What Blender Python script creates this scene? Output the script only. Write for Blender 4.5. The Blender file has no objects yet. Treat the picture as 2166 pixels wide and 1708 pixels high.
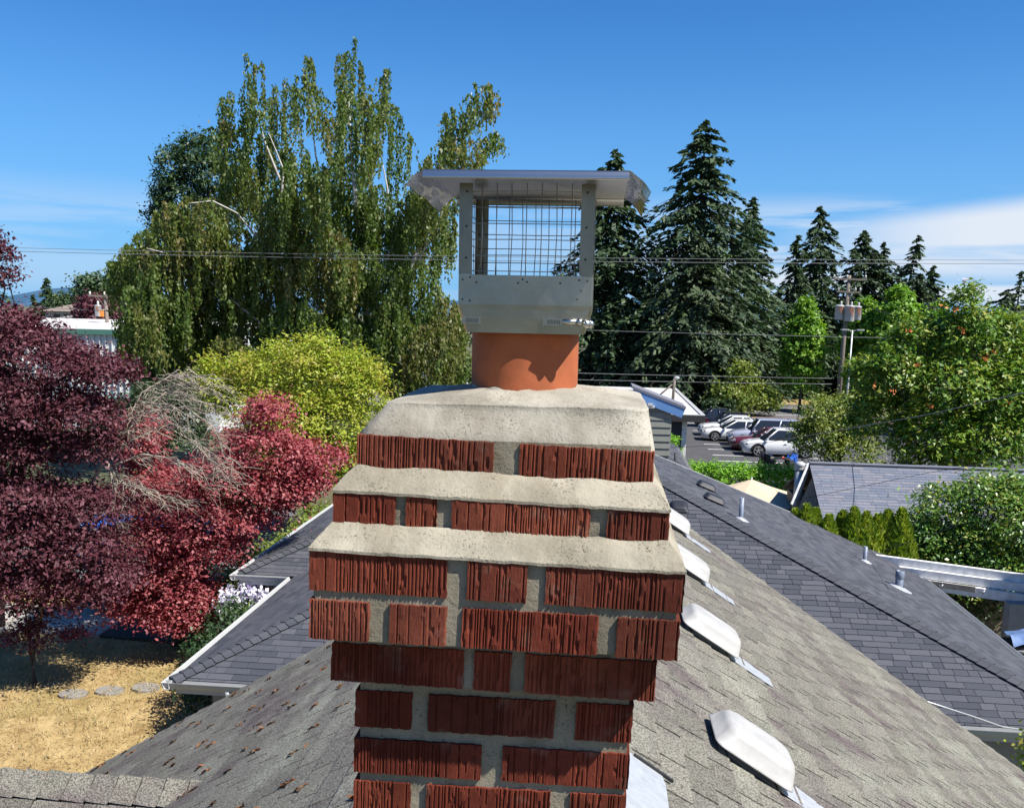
import bpy, math, random
import numpy as np
from mathutils import Vector, Matrix
R = math.radians
random.seed(7); rng = np.random.default_rng(11)
SC = bpy.context.scene
COL = SC.collection

# ------------------------------------------------------------------ camera, sky, sun
CAM = Vector((0, 0, 8.0))
FPX, PU, PV = 2003.0, 1083.0, 1000.0
yaw, pit, rol = R(5.1), R(9.4), 0.022
hd = Vector((-math.sin(yaw), math.cos(yaw), 0)); rt = Vector((math.cos(yaw), math.sin(yaw), 0)); upv = Vector((0, 0, 1))
fw = hd*math.cos(pit) - upv*math.sin(pit)
u1 = hd*math.sin(pit) + upv*math.cos(pit)
r2 = rt*math.cos(rol) + u1*math.sin(rol)
u2 = u1*math.cos(rol) - rt*math.sin(rol)
cd = bpy.data.cameras.new('camera'); cam = bpy.data.objects.new('camera', cd); COL.objects.link(cam)
cam.matrix_world = Matrix(((r2.x, u2.x, -fw.x, CAM.x), (r2.y, u2.y, -fw.y, CAM.y), (r2.z, u2.z, -fw.z, CAM.z), (0, 0, 0, 1)))
cd.sensor_fit = 'HORIZONTAL'; cd.sensor_width = 36.0
cd.lens = 36.0*FPX/2166.0
cd.shift_y = (PV-854.0)/2166.0
cd.clip_start = 0.05; cd.clip_end = 40000
SC.camera = cam

SUN = Vector((0.70, -0.33, 1.0)).normalized()
elev = math.asin(SUN.z); azim = math.atan2(SUN.x, SUN.y)
wd = bpy.data.worlds.new('World'); SC.world = wd; wd.use_nodes = True
nt = wd.node_tree; nt.nodes.clear()
N_ = nt.nodes.new; L_ = nt.links.new
o = N_('ShaderNodeOutputWorld'); bg = N_('ShaderNodeBackground'); sk = N_('ShaderNodeTexSky')
sk.sky_type = 'NISHITA'; sk.sun_disc = False; sk.sun_elevation = elev; sk.sun_rotation = azim
sk.altitude = 0; sk.air_density = 1.0; sk.dust_density = 0.1; sk.ozone_density = 4.0
hs = N_('ShaderNodeHueSaturation'); hs.inputs['Saturation'].default_value = 1.20; hs.inputs['Value'].default_value = 0.92
L_(sk.outputs[0], hs.inputs['Color'])
tc = N_('ShaderNodeTexCoord'); sp = N_('ShaderNodeSeparateXYZ'); L_(tc.outputs['Generated'], sp.inputs[0])
def wm(op, a, b=None, c=None):
    n = N_('ShaderNodeMath'); n.operation = op
    for i, x in enumerate((a, b, c)):
        if x is None: continue
        if isinstance(x, (int, float)): n.inputs[i].default_value = x
        else: L_(x, n.inputs[i])
    return n.outputs[0]
# thin bands of cloud low over the horizon: direction -> (azimuth, height) noise
azn = wm('ARCTAN2', sp.outputs['X'], sp.outputs['Y'])
cv = N_('ShaderNodeCombineXYZ'); L_(wm('MULTIPLY', azn, 2.3), cv.inputs[0]); L_(wm('MULTIPLY', sp.outputs['Z'], 21.0), cv.inputs[1])
ns = N_('ShaderNodeTexNoise'); ns.inputs['Scale'].default_value = 1.15; ns.inputs['Detail'].default_value = 7; ns.inputs['Roughness'].default_value = 0.55
ns.inputs['Distortion'].default_value = 0.35
L_(cv.outputs[0], ns.inputs['Vector'])
def mr(x, a, b, c=0.0, d=1.0):
    n = N_('ShaderNodeMapRange'); n.interpolation_type = 'SMOOTHSTEP'; L_(x, n.inputs[0])
    for i, v in enumerate((a, b, c, d)): n.inputs[i+1].default_value = v
    return n.outputs[0]
dens = mr(ns.outputs['Fac'], 0.41, 0.54)
band = wm('MULTIPLY', mr(sp.outputs['Z'], 0.0, 0.03), mr(sp.outputs['Z'], 0.085, 0.130, 1.0, 0.0))
side = mr(azn, -0.05, 0.22, 0.28, 1.0)
cf0 = wm('MULTIPLY', wm('MULTIPLY', dens, band), wm('MULTIPLY', side, 0.85))
bank = wm('MULTIPLY', wm('MULTIPLY', mr(azn, .13, .36), mr(sp.outputs['Z'], .030, .060)), wm('MULTIPLY', mr(wm('SUBTRACT', sp.outputs['Z'], wm('MULTIPLY', azn, .10)),   .062, .084, 1.0, 0.0), mr(ns.outputs['Fac'], 0.22, 0.44)))
cf = wm('MAXIMUM', cf0, wm('MULTIPLY', bank, 0.92))
tn = N_('ShaderNodeMixRGB'); tn.blend_type = 'MULTIPLY'; tn.inputs[0].default_value = 1.0; L_(hs.outputs[0], tn.inputs[1]); tn.inputs[2].default_value = (0.53, 0.88, 1.16, 1)
hz = N_('ShaderNodeMixRGB'); L_(mr(sp.outputs['Z'], -.02, .30, .80, 0.0), hz.inputs[0]); L_(tn.outputs[0], hz.inputs[1]); hz.inputs[2].default_value = (1.40, 3.5, 6.8, 1)
mx = N_('ShaderNodeMixRGB'); L_(cf, mx.inputs[0]); L_(hz.outputs[0], mx.inputs[1]); mx.inputs[2].default_value = (6.0, 6.4, 7.0, 1)
L_(mx.outputs[0], bg.inputs['Color']); bg.inputs['Strength'].default_value = 0.075
L_(bg.outputs[0], o.inputs['Surface'])
sl = bpy.data.lights.new('sun', 'SUN'); sl.energy = 5.0; sl.angle = R(0.53); sl.color = (1.0, 0.955, 0.88)
so = bpy.data.objects.new('sun', sl); COL.objects.link(so); so.location = (20, -10, 40)
so.rotation_euler = (-SUN).to_track_quat('-Z', 'Y').to_euler()
SC.view_settings.view_transform = 'Standard'; SC.view_settings.look = 'None'
SC.view_settings.exposure = 0.85; SC.view_settings.gamma = 1.0; SC.view_settings.use_curve_mapping = False
SC.render.engine = 'CYCLES'
SC.cycles.max_bounces = 6; SC.cycles.transparent_max_bounces = 8; SC.cycles.use_denoising = True

# ------------------------------------------------------------------ survey helpers: a sight line of the photograph met with a real plane
def ray(u, v): return fw + r2*((u-PU)/FPX) - u2*((v-PV)/FPX)
def atY(u, v, Y): d = ray(u, v); return CAM + d*(Y/d.y)
def atZ(u, v, Z): d = ray(u, v); return CAM + d*((Z-CAM.z)/d.z)
def onpl(u, v, p0, n): d = ray(u, v); return CAM + d*((Vector(p0)-CAM).dot(n)/d.dot(n))
def project(p):
    q = Vector(p)-CAM; z = q.dot(fw)
    if z < 0.1: return None
    return (PU+FPX*q.dot(r2)/z, PV-FPX*q.dot(u2)/z, z)

# ------------------------------------------------------------------ object helpers
ORG = {}
def empty(name, loc, label=None, cat=None, group=None, kind=None, rot=None):
    e = bpy.data.objects.new(name, None); COL.objects.link(e)
    e.empty_display_size = 0.2
    M = Matrix.Translation(Vector(loc)) @ (rot.to_4x4() if rot else Matrix.Identity(4))
    e.matrix_world = M; ORG[e] = M.inverted()
    return tag(e, label, cat, group, kind)
def tag(o, label=None, cat=None, group=None, kind=None):
    if label: o['label'] = label
    if cat: o['category'] = cat
    if group: o['group'] = group
    if kind: o['kind'] = kind
    return o
def link(name, me, mat=None, parent=None, local=False):
    """link a mesh built in world space (or in the parent's space when local) under a parent"""
    if mat is not None and not me.materials:
        for m in (mat if isinstance(mat, (list, tuple)) else [mat]): me.materials.append(m)
    ob = bpy.data.objects.new(name, me); COL.objects.link(ob)
    if parent is not None:
        ob.parent = parent
        inv = ORG[parent]
        if not local: me.transform(inv)
        ORG[ob] = inv
    else: ORG[ob] = Matrix.Identity(4)
    return ob
class MB:
    def __init__(s): s.v = []; s.f = []; s.mi = []; s.sm = []
    def add(s, vs, fs, mi=0, smooth=False):
        o = len(s.v); s.v += [tuple(x) for x in vs]; s.f += [tuple(i+o for i in f) for f in fs]
        s.mi += [mi]*len(fs); s.sm += [smooth]*len(fs); return s
    def box(s, a, b, M=None, mi=0):
        (x0, y0, z0), (x1, y1, z1) = a, b
        vs = [Vector(p) for p in ((x0,y0,z0),(x1,y0,z0),(x1,y1,z0),(x0,y1,z0),(x0,y0,z1),(x1,y0,z1),(x1,y1,z1),(x0,y1,z1))]
        if M is not None: vs = [M @ p for p in vs]
        return s.add(vs, [(0,3,2,1),(4,5,6,7),(0,1,5,4),(1,2,6,5),(2,3,7,6),(3,0,4,7)], mi)
    def beam(s, p, q, w, h, up=(0,0,1), mi=0):
        p, q = Vector(p), Vector(q); d = (q-p); L = d.length; d.normalize(); up = Vector(up)
        x = d.cross(up).normalized(); z = x.cross(d)
        M = Matrix(((x.x,d.x,z.x,p.x),(x.y,d.y,z.y,p.y),(x.z,d.z,z.z,p.z),(0,0,0,1)))
        return s.box((-w/2,0,-h/2),(w/2,L,h/2), M, mi)
    def tube(s, pts, rad, n=6, mi=0, cap=True, smooth=True):
        pts = [Vector(p) for p in pts]; k = len(pts)
        rad = [rad]*k if isinstance(rad, (int, float)) else rad
        vs = []; fs = []; ref = Vector((0.31, 0.95, 0.1))
        for i, p in enumerate(pts):
            d = (pts[min(i+1, k-1)]-pts[max(i-1, 0)]).normalized()
            a = d.cross(ref if abs(d.dot(ref)) < .9 else Vector((1, 0, 0))).normalized(); b = d.cross(a)
            for j in range(n):
                t = 2*math.pi*j/n; vs.append(p+(a*math.cos(t)+b*math.sin(t))*rad[i])
        for i in range(k-1):
            for j in range(n):
                fs.append((i*n+j, i*n+(j+1) % n, (i+1)*n+(j+1) % n, (i+1)*n+j))
        if cap: fs += [tuple(range(n-1, -1, -1)), tuple(range((k-1)*n, k*n))]
        return s.add(vs, fs, mi, smooth)
    def loft(s, rings, mi=0, cap0=True, cap1=True, smooth=False):
        n = len(rings[0]); vs = [p for r in rings for p in r]; fs = []
        for i in range(len(rings)-1):
            for j in range(n): fs.append((i*n+j, i*n+(j+1) % n, (i+1)*n+(j+1) % n, (i+1)*n+j))
        if cap0: fs.append(tuple(range(n-1, -1, -1)))
        if cap1: fs.append(tuple(range((len(rings)-1)*n, len(rings)*n)))
        return s.add(vs, fs, mi, smooth)
    def sphere(s, c, r, n=8, m=5, sc=(1,1,1), mi=0):
        c = Vector(c); rings = []
        for i in range(m+1):
            t = math.pi*(i+.001)/(m+.002) - math.pi/2
            rings.append([c+Vector((r*sc[0]*math.cos(t)*math.cos(2*math.pi*j/n), r*sc[1]*math.cos(t)*math.sin(2*math.pi*j/n), r*sc[2]*math.sin(t))) for j in range(n)])
        return s.loft(rings, mi, True, True, True)
    def grid(s, fn, nu, nv, mi=0, smooth=True):
        vs = [fn(i/nu, j/nv) for j in range(nv+1) for i in range(nu+1)]
        fs = [(j*(nu+1)+i, j*(nu+1)+i+1, (j+1)*(nu+1)+i+1, (j+1)*(nu+1)+i) for j in range(nv) for i in range(nu)]
        return s.add(vs, fs, mi, smooth)
    def mesh(s, name, mats=None):
        me = bpy.data.meshes.new(name); me.from_pydata(s.v, [], s.f)
        if s.f:
            me.polygons.foreach_set('material_index', s.mi); me.polygons.foreach_set('use_smooth', s.sm)
        for m in (mats if isinstance(mats, (list, tuple)) else [mats] if mats else []): me.materials.append(m)
        me.update(); return me
    def build(s, name, mat, parent=None, local=False): return link(name, s.mesh(name, mat), None, parent, local)
def rrect(w, d, r, z, n=4, c=(0, 0)):
    out = []
    for (sx, sy, a0) in ((1,1,0),(-1,1,90),(-1,-1,180),(1,-1,270)):
        for k in range(n+1):
            a = R(a0+90*k/n); out.append((c[0]+sx*(w/2-r)+r*math.cos(a), c[1]+sy*(d/2-r)+r*math.sin(a), z))
    return out
def circ(c, r, z, n=16): return [(c[0]+r*math.cos(2*math.pi*k/n), c[1]+r*math.sin(2*math.pi*k/n), z) for k in range(n)]
def copy_tree(o, parent=None):
    c = o.copy(); COL.objects.link(c)
    if parent is not None: c.parent = parent
    for ch in list(o.children): copy_tree(ch, c)
    return c

# ------------------------------------------------------------------ materials
def NM(name):
    m = bpy.data.materials.new(name); m.use_nodes = True; t = m.node_tree
    return m, t, t.nodes, t.links, t.nodes['Principled BSDF']
def ramp(t, stops):
    n = t.nodes.new('ShaderNodeValToRGB'); e = n.color_ramp.elements
    while len(e) < len(stops): e.new(0.5)
    for i, (p, c) in enumerate(stops): e[i].position = p; e[i].color = (*c, 1)
    return n
def noise(t, scale, detail=4, rough=.55, vec=None, st=None):
    n = t.nodes.new('ShaderNodeTexNoise'); n.inputs['Scale'].default_value = scale; n.inputs['Detail'].default_value = detail; n.inputs['Roughness'].default_value = rough
    g = t.nodes.new('ShaderNodeNewGeometry')
    src = g.outputs['Position'] if vec is None else vec
    if st:
        mp = t.nodes.new('ShaderNodeMapping'); mp.inputs['Scale'].default_value = st; t.links.new(src, mp.inputs[0]); src = mp.outputs[0]
    t.links.new(src, n.inputs['Vector']); return n.outputs['Fac']
def mixc(t, fac, a, b, mode='MIX'):
    n = t.nodes.new('ShaderNodeMixRGB'); n.blend_type = mode
    for i, x in ((0, fac), (1, a), (2, b)):
        if isinstance(x, (int, float)): n.inputs[i].default_value = x
        elif isinstance(x, tuple): n.inputs[i].default_value = (*x, 1)
        else: t.links.new(x, n.inputs[i])
    return n.outputs[0]
def fmath(t, op, a, b=0.0):
    n = t.nodes.new('ShaderNodeMath'); n.operation = op
    for i, x in ((0, a), (1, b)):
        if isinstance(x, (int, float)): n.inputs[i].default_value = x
        else: t.links.new(x, n.inputs[i])
    return n.outputs[0]
def bump(t, b, h, strength, dist):
    n = t.nodes.new('ShaderNodeBump'); n.inputs['Strength'].default_value = strength; n.inputs['Distance'].default_value = dist
    t.links.new(h, n.inputs['Height']); t.links.new(n.outputs[0], b.inputs['Normal'])
def rndattr(t):
    a = t.nodes.new('ShaderNodeAttribute'); a.attribute_name = 'rnd'
    oi = t.nodes.new('ShaderNodeObjectInfo')
    return fmath(t, 'FRACT', fmath(t, 'ADD', a.outputs['Fac'], oi.outputs['Random']))
def plain(name, col, rough=.6, metal=0.0, var=0.25, scale=8.0, bmp=0.0, spec=None, coat=0.0):
    m, t, n, l, b = NM(name)
    if var > 0:
        f = noise(t, scale, 5); lo = tuple(c*(1-var) for c in col); hi = tuple(min(1, c*(1+var)) for c in col)
        rp = ramp(t, [(.3, lo), (.7, hi)]); l.new(f, rp.inputs[0]); l.new(rp.outputs[0], b.inputs['Base Color'])
        if bmp: bump(t, b, f, bmp, 0.01)
    else: b.inputs['Base Color'].default_value = (*col, 1)
    b.inputs['Roughness'].default_value = rough; b.inputs['Metallic'].default_value = metal
    if spec is not None: b.inputs['Specular IOR Level'].default_value = spec
    if coat: b.inputs['Coat Weight'].default_value = coat; b.inputs['Coat Roughness'].default_value = .05
    return m
def leafmat(name, cols, rough=.45, trans=.3, tcol=None, spec=.5):
    m, t, n, l, b = NM(name)
    a = n.new('ShaderNodeAttribute'); a.attribute_name = 'rnd'
    k = len(cols); rp = ramp(t, [((i+.5)/k, c) for i, c in enumerate(cols)]); l.new(a.outputs['Fac'], rp.inputs[0])
    l.new(rp.outputs[0], b.inputs['Base Color']); b.inputs['Roughness'].default_value = rough; b.inputs['Specular IOR Level'].default_value = spec
    tr = n.new('ShaderNodeBsdfTranslucent'); tint = mixc(t, 1.0, rp.outputs[0], tcol or (1.3, 1.35, .6), 'MULTIPLY'); l.new(tint, tr.inputs[0])
    ms = n.new('ShaderNodeMixShader'); ms.inputs[0].default_value = trans
    l.new(b.outputs[0], ms.inputs[1]); l.new(tr.outputs[0], ms.inputs[2]); l.new(ms.outputs[0], n['Material Output'].inputs[0])
    return m
def brickmat():
    m, t, n, l, b = NM('brick_red')
    oi = n.new('ShaderNodeObjectInfo')
    base = ramp(t, [(0, (.135, .036, .022)), (.3, (.20, .048, .026)), (.55, (.165, .036, .021)), (.8, (.235, .062, .033)), (1, (.155, .046, .029))]); l.new(oi.outputs['Random'], base.inputs[0])
    f = noise(t, 60, 6, .6); c1 = mixc(t, f, (.72, .7, .7), (1.25, 1.25, 1.25)); c = mixc(t, 1.0, base.outputs[0], c1, 'MULTIPLY')
    g = noise(t, 14, 5, .6); w = ramp(t, [(.57, (0, 0, 0)), (.74, (1, 1, 1))]); l.new(g, w.inputs[0])
    c = mixc(t, fmath(t, 'MULTIPLY', w.outputs[0], .40), c, (.30, .24, .18)); so_ = ramp(t, [(.40, (.55, .52, .52)), (.60, (1, 1, 1))]); l.new(noise(t, 6, 5, .6), so_.inputs[0]); c = mixc(t, 1.0, c, so_.outputs[0], 'MULTIPLY')
    l.new(c, b.inputs['Base Color']); b.inputs['Roughness'].default_value = .8; b.inputs['Specular IOR Level'].default_value = .12
    bump(t, b, noise(t, 900, 3, .6, st=(1, 1, .22)), .7, .0012); return m
def mortarmat(name, lo, hi, pit=.5, sc=1.0):
    m, t, n, l, b = NM(name)
    f = noise(t, 9*sc, 6, .6); rp = ramp(t, [(.3, lo), (.72, hi)]); l.new(f, rp.inputs[0])
    sp = noise(t, 230*sc, 3, .75); pr = ramp(t, [(.36, (.22, .21, .19)), (.46, (1, 1, 1))]); l.new(sp, pr.inputs[0])
    msk = ramp(t, [(.40, (0, 0, 0)), (.62, (1, 1, 1))]); l.new(noise(t, 16*sc, 4), msk.inputs[0])
    c = mixc(t, fmath(t, 'MULTIPLY', msk.outputs[0], pit), rp.outputs[0], mixc(t, 1.0, rp.outputs[0], pr.outputs[0], 'MULTIPLY'))
    stn = ramp(t, [(.42, (.62, .60, .57)), (.56, (1, 1, 1))]); l.new(noise(t, 4.5*sc, 7, .68, st=(1.6, 1, .6)), stn.inputs[0]); c = mixc(t, .75, c, mixc(t, 1.0, c, stn.outputs[0], 'MULTIPLY'))
    l.new(c, b.inputs['Base Color']); b.inputs['Roughness'].default_value = .9; b.inputs['Specular IOR Level'].default_value = .2
    hgt = fmath(t, 'ADD', fmath(t, 'MULTIPLY', sp, 1.0), fmath(t, 'MULTIPLY', noise(t, 60*sc, 5), 1.2))
    bump(t, b, hgt, .6, .002); return m
def shinglemat(name, cols, speck=.5, patch=None, pscale=1.2, fleck=260):
    m, t, n, l, b = NM(name)
    r = rndattr(t); k = len(cols); rp = ramp(t, [((i+.5)/k, c) for i, c in enumerate(cols)]); l.new(r, rp.inputs[0])
    f = noise(t, fleck, 2, .7); s = ramp(t, [(.36, (1-speck,)*3), (.64, (1+speck*.8,)*3)]); l.new(f, s.inputs[0])
    c = mixc(t, 1.0, rp.outputs[0], s.outputs[0], 'MULTIPLY')
    if patch:
        for (pc, thr, sc, amt, st) in patch:
            q = ramp(t, [(thr, (0, 0, 0)), (thr+.14, (1, 1, 1))]); l.new(noise(t, sc, 6, .65, st=st), q.inputs[0])
            c = mixc(t, fmath(t, 'MULTIPLY', q.outputs[0], amt), c, mixc(t, 1.0, pc, s.outputs[0], 'MULTIPLY'))
    l.new(c, b.inputs['Base Color']); b.inputs['Roughness'].default_value = .92; b.inputs['Specular IOR Level'].default_value = .25
    bump(t, b, f, .5, .002); return m

M = {}
M['brick'] = brickmat()
M['mortar'] = mortarmat('mortar_joint', (.185, .162, .118), (.31, .278, .205), .85)
M['wash'] = mortarmat('mortar_wash', (.262, .238, .182), (.395, .358, .278), .9)
M['crown'] = mortarmat('crown_mortar', (.268, .246, .198), (.40, .372, .31), .8)
M['flue'] = plain('terracotta_clay', (.33, .085, .026), .8, var=.22, scale=16, bmp=.15)
M['steel'] = plain('stainless_steel', (.36, .335, .28), .34, 1.0, var=.14, scale=9, bmp=.22)
M['lid_steel'] = plain('bright_steel', (.50, .50, .48), .30, 1.0, var=.06, scale=9)
M['flange_steel'] = plain('crumpled_dark_steel', (.30, .30, .31), .20, 1.0, var=.15, scale=14, bmp=.3)
M['post_steel'] = plain('dull_post_steel', (.24, .225, .18), .42, 1.0, var=.15, scale=20)
M['wire_steel'] = plain('wire_steel', (.36, .35, .35), .4, .9, var=0)
M['dark_rivet'] = plain('dark_rivet', (.06, .055, .05), .5, .5, var=0)
M['old_shingle'] = shinglemat('weathered_shingle', [(.128, .122, .100), (.156, .148, .120), (.182, .172, .140), (.136, .128, .110), (.172, .162, .134)], .68,
    [((.085, .062, .066), .50, 2.6, .75, (.45, 1, .45)), ((.28, .285, .225), .55, 1.7, .55, (1, .5, 1)), ((.22, .13, .085), .64, 9, .5, (1, 1, 1))], fleck=110)
M['old_deck'] = plain('roof_felt', (.035, .030, .026), .95, var=.3, scale=20)
M['dark_shingle'] = shinglemat('charcoal_shingle', [(.050, .054, .066), (.064, .068, .081), (.086, .089, .102), (.056, .060, .075), (.076, .079, .092)], .35, fleck=170)
M['cap_shingle'] = shinglemat('charcoal_cap_shingle', [(.058, .062, .072), (.072, .076, .086)], .3)
M['blue_shingle'] = shinglemat('blue_grey_shingle', [(.13, .145, .18), (.165, .175, .21), (.155, .158, .19), (.185, .185, .21), (.12, .138, .18)], .25, fleck=60)
M['dark_deck'] = plain('dark_felt', (.016, .016, .018), .95, var=.2, scale=10)
M['vent_white'] = plain('vent_white_paint', (.35, .345, .33), .55, var=.14, scale=9, bmp=.12)
M['vent_inside'] = plain('vent_throat_paint', (.30, .30, .29), .7, var=.1)  # even grey for the throat under the hood
M['galv'] = plain('galvanised_sheet', (.40, .415, .43), .45, .3, var=.12, scale=22)
M['white_paint'] = plain('white_paint', (.42, .425, .42), .45, var=.05)
M['old_white'] = plain('peeling_white_paint', (.70, .70, .69), .6, var=.2, scale=6)
M['bare_wood'] = plain('bare_weathered_wood', (.36, .30, .24), .8, var=.3, scale=9)
M['gable_brown'] = plain('gable_brown_boards', (.19, .155, .115), .8, var=.25, scale=5)
M['pipe'] = plain('painted_pipe', (.16, .19, .25), .45, var=.2, scale=20)
M['black_vent'] = plain('black_vent_metal', (.014, .016, .022), .6, .0, var=.15)
M['wall_grey'] = plain('grey_stucco', (.26, .25, .24), .85, var=.1)
M['siding'] = plain('grey_green_siding', (.19, .195, .168), .7, var=.06)
M['navy'] = plain('navy_wall', (.030, .036, .052), .7, var=.1)
M['blue_trim'] = plain('blue_fascia', (.10, .215, .45), .5, var=.06)
M['white_roof'] = plain('white_membrane_roof', (.52, .50, .47), .7, var=.12, scale=1.2)
M['dark_trim'] = plain('dark_roof_edge', (.03, .028, .03), .6, var=.1)
M['asphalt'] = plain('asphalt', (.062, .062, .067), .9, var=.16, scale=1.6, bmp=.1)
M['street'] = plain('street_asphalt', (.115, .112, .115), .9, var=.12, scale=1.0)
M['line_white'] = plain('road_paint_white', (.70, .70, .68), .7, var=.12, scale=5)
M['line_yellow'] = plain('road_paint_yellow', (.62, .45, .10), .7, var=.1, scale=5)
M['concrete'] = plain('pale_concrete', (.36, .335, .29), .85, var=.12, scale=2)
M['pad'] = plain('shade_dark_asphalt', (.050, .046, .040), .95, var=.25, scale=3)  # shade under the maple put into the asphalt colour
M['kerb'] = plain('kerb_concrete', (.22, .205, .18), .85, var=.12)
M['soil'] = plain('bark_mulch', (.20, .12, .085), .95, var=.4, scale=5)
M['wood_pole'] = plain('weathered_pole_wood', (.17, .145, .12), .9, var=.25, scale=10)
M['galv_pole'] = plain('galvanised_pole', (.46, .48, .48), .5, .4, var=.1)
M['bark'] = plain('grey_bark', (.10, .085, .07), .95, var=.35, scale=14, bmp=.3)
M['dark_bark'] = plain('dark_bark', (.045, .036, .032), .95, var=.35, scale=14)
M['birch_bark'] = plain('birch_bark', (.40, .38, .35), .8, var=.35, scale=3)
M['dead_wood'] = plain('bleached_dead_wood', (.35, .305, .25), .9, var=.25, scale=18)
M['beige_wall'] = plain('beige_wall', (.46, .42, .33), .8, var=.06)
M['grey_roof'] = plain('far_grey_roof', (.21, .195, .18), .9, var=.15, scale=1)
M['brown_roof'] = plain('far_brown_roof', (.22, .175, .14), .9, var=.15, scale=1)
M['white_metal'] = plain('white_ribbed_metal', (.60, .61, .62), .5, var=.04)
M['green_trim'] = plain('green_metal_trim', (.075, .19, .15), .5, var=.08)
M['umbrella'] = plain('beige_canvas', (.52, .42, .29), .85, var=.05)
M['rubber'] = plain('tyre_rubber', (.018, .018, .019), .85, var=0)
M['rim'] = plain('alloy_rim', (.42, .42, .43), .35, .7, var=0)
M['glass'] = plain('dark_car_glass', (.02, .024, .03), .06, var=0, spec=.7)
M['red_lens'] = plain('red_lens', (.42, .015, .015), .2, var=0)
M['clear_lens'] = plain('clear_lens', (.62, .62, .60), .15, var=0)
M['wire'] = plain('power_wire', (.20, .20, .20), .5, .3, var=0)
M['wire_dark'] = plain('dark_wire', (.035, .035, .035), .6, var=0)
M['ceramic'] = plain('ceramic_insulator', (.55, .54, .50), .3, var=0)
M['transformer'] = plain('transformer_paint', (.35, .36, .355), .55, var=.1, scale=6)
M['rust'] = plain('rust_streak', (.30, .11, .045), .9, var=.3, scale=12)
M['orange'] = plain('orange_sign', (.68, .26, .05), .7, var=.1)
M['teal'] = plain('teal_sheet', (.04, .34, .30), .7, var=.1)
M['tarp'] = plain('blue_tarp', (.11, .18, .34), .55, var=.35, scale=7)
M['black'] = plain('black_plastic', (.02, .02, .02), .6, var=0)
# dry lawn
m, t, n, l, b = NM('dry_lawn')
rp = ramp(t, [(.30, (.20, .125, .05)), (.48, (.37, .26, .115)), (.68, (.52, .39, .19))]); l.new(noise(t, 1.6, 8, .72), rp.inputs[0])
g = ramp(t, [(.50, (0, 0, 0)), (.74, (1, 1, 1))]); l.new(noise(t, .55, 5), g.inputs[0])
fb = ramp(t, [(.3, (.66, .66, .66)), (.7, (1.22, 1.22, 1.22))]); l.new(noise(t, 26, 5, .7), fb.inputs[0])
c = mixc(t, 1.0, mixc(t, fmath(t, 'MULTIPLY', g.outputs[0], .55), rp.outputs[0], (.20, .185, .06)), fb.outputs[0], 'MULTIPLY')
l.new(c, b.inputs['Base Color']); b.inputs['Roughness'].default_value = .95; b.inputs['Specular IOR Level'].default_value = .1
bump(t, b, noise(t, 30, 4, .7), .8, .03); M['lawn'] = m
m, t, n, l, b = NM('open_ground')
rp = ramp(t, [(.35, (.05, .06, .025)), (.55, (.10, .10, .045)), (.75, (.20, .17, .08))]); l.new(noise(t, .035, 6), rp.inputs[0]); l.new(rp.outputs[0], b.inputs['Base Color']); b.inputs['Roughness'].default_value = .95; M['ground'] = m
m, t, n, l, b = NM('hazed_forest_hill')
rp = ramp(t, [(.35, (.035, .085, .15)), (.7, (.06, .12, .19))]); l.new(noise(t, .004, 6), rp.inputs[0]); l.new(rp.outputs[0], b.inputs['Base Color']); b.inputs['Roughness'].default_value = 1; b.inputs['Specular IOR Level'].default_value = 0; M['hill'] = m  # distance haze put into the base colour as blue

LM = {}
LM['birch'] = leafmat('birch_leaf', [(.062, .115, .022), (.092, .150, .028), (.122, .172, .034), (.155, .168, .045), (.22, .18, .065)], .5, .42)
LM['conifer'] = leafmat('fir_needles', [(.020, .046, .018), (.032, .066, .024), (.044, .082, .028), (.058, .098, .034)], .6, .15)
LM['conifer_olive'] = leafmat('olive_needles', [(.022, .045, .020), (.036, .066, .026), (.050, .080, .030), (.066, .09, .038)], .6, .15)
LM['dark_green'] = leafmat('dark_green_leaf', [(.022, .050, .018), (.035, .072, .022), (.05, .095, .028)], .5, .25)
LM['plum'] = leafmat('purple_plum_leaf', [(.046, .014, .020), (.070, .020, .029), (.10, .030, .040), (.13, .044, .054), (.175, .070, .092)], .55, .2, (1.5, .5, .7), .28)
LM['maple'] = leafmat('red_maple_leaf', [(.17, .030, .040), (.26, .052, .064), (.35, .082, .094), (.41, .13, .13), (.27, .10, .10)], .55, .35, (1.5, .5, .5))
LM['dogwood'] = leafmat('yellow_green_leaf', [(.19, .27, .022), (.28, .36, .032), (.36, .41, .045), (.41, .39, .075), (.34, .25, .07)], .5, .4)
LM['magnolia'] = leafmat('magnolia_leaf', [(.045, .12, .012), (.075, .17, .016), (.12, .225, .022), (.19, .26, .028), (.26, .26, .033)], .45, .22, spec=.4)
LM['camellia'] = leafmat('camellia_leaf', [(.06, .15, .02), (.09, .20, .026), (.13, .25, .036), (.19, .28, .045), (.30, .28, .05)], .40, .25, spec=.6)
LM['lime'] = leafmat('lime_green_leaf', [(.09, .22, .018), (.14, .29, .024), (.19, .34, .03), (.25, .37, .04)], .5, .35)
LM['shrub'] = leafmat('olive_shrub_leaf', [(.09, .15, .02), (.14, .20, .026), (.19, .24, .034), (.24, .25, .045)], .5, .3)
LM['arbor'] = leafmat('arborvitae_spray', [(.12, .21, .014), (.18, .27, .02), (.25, .33, .028), (.31, .35, .036)], .6, .25)
LM['hedge'] = leafmat('laurel_leaf', [(.15, .34, .022), (.20, .41, .03), (.26, .46, .04)], .5, .35)
LM['dead'] = leafmat('orange_dead_flower', [(.50, .14, .03), (.62, .21, .06)], .7, .2, (1.2, .9, .6))
LM['petal'] = leafmat('white_petal', [(.78, .76, .80), (.70, .66, .80), (.80, .80, .80), (.32, .22, .52)], .6, .3, (1, 1, 1.1))
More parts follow.
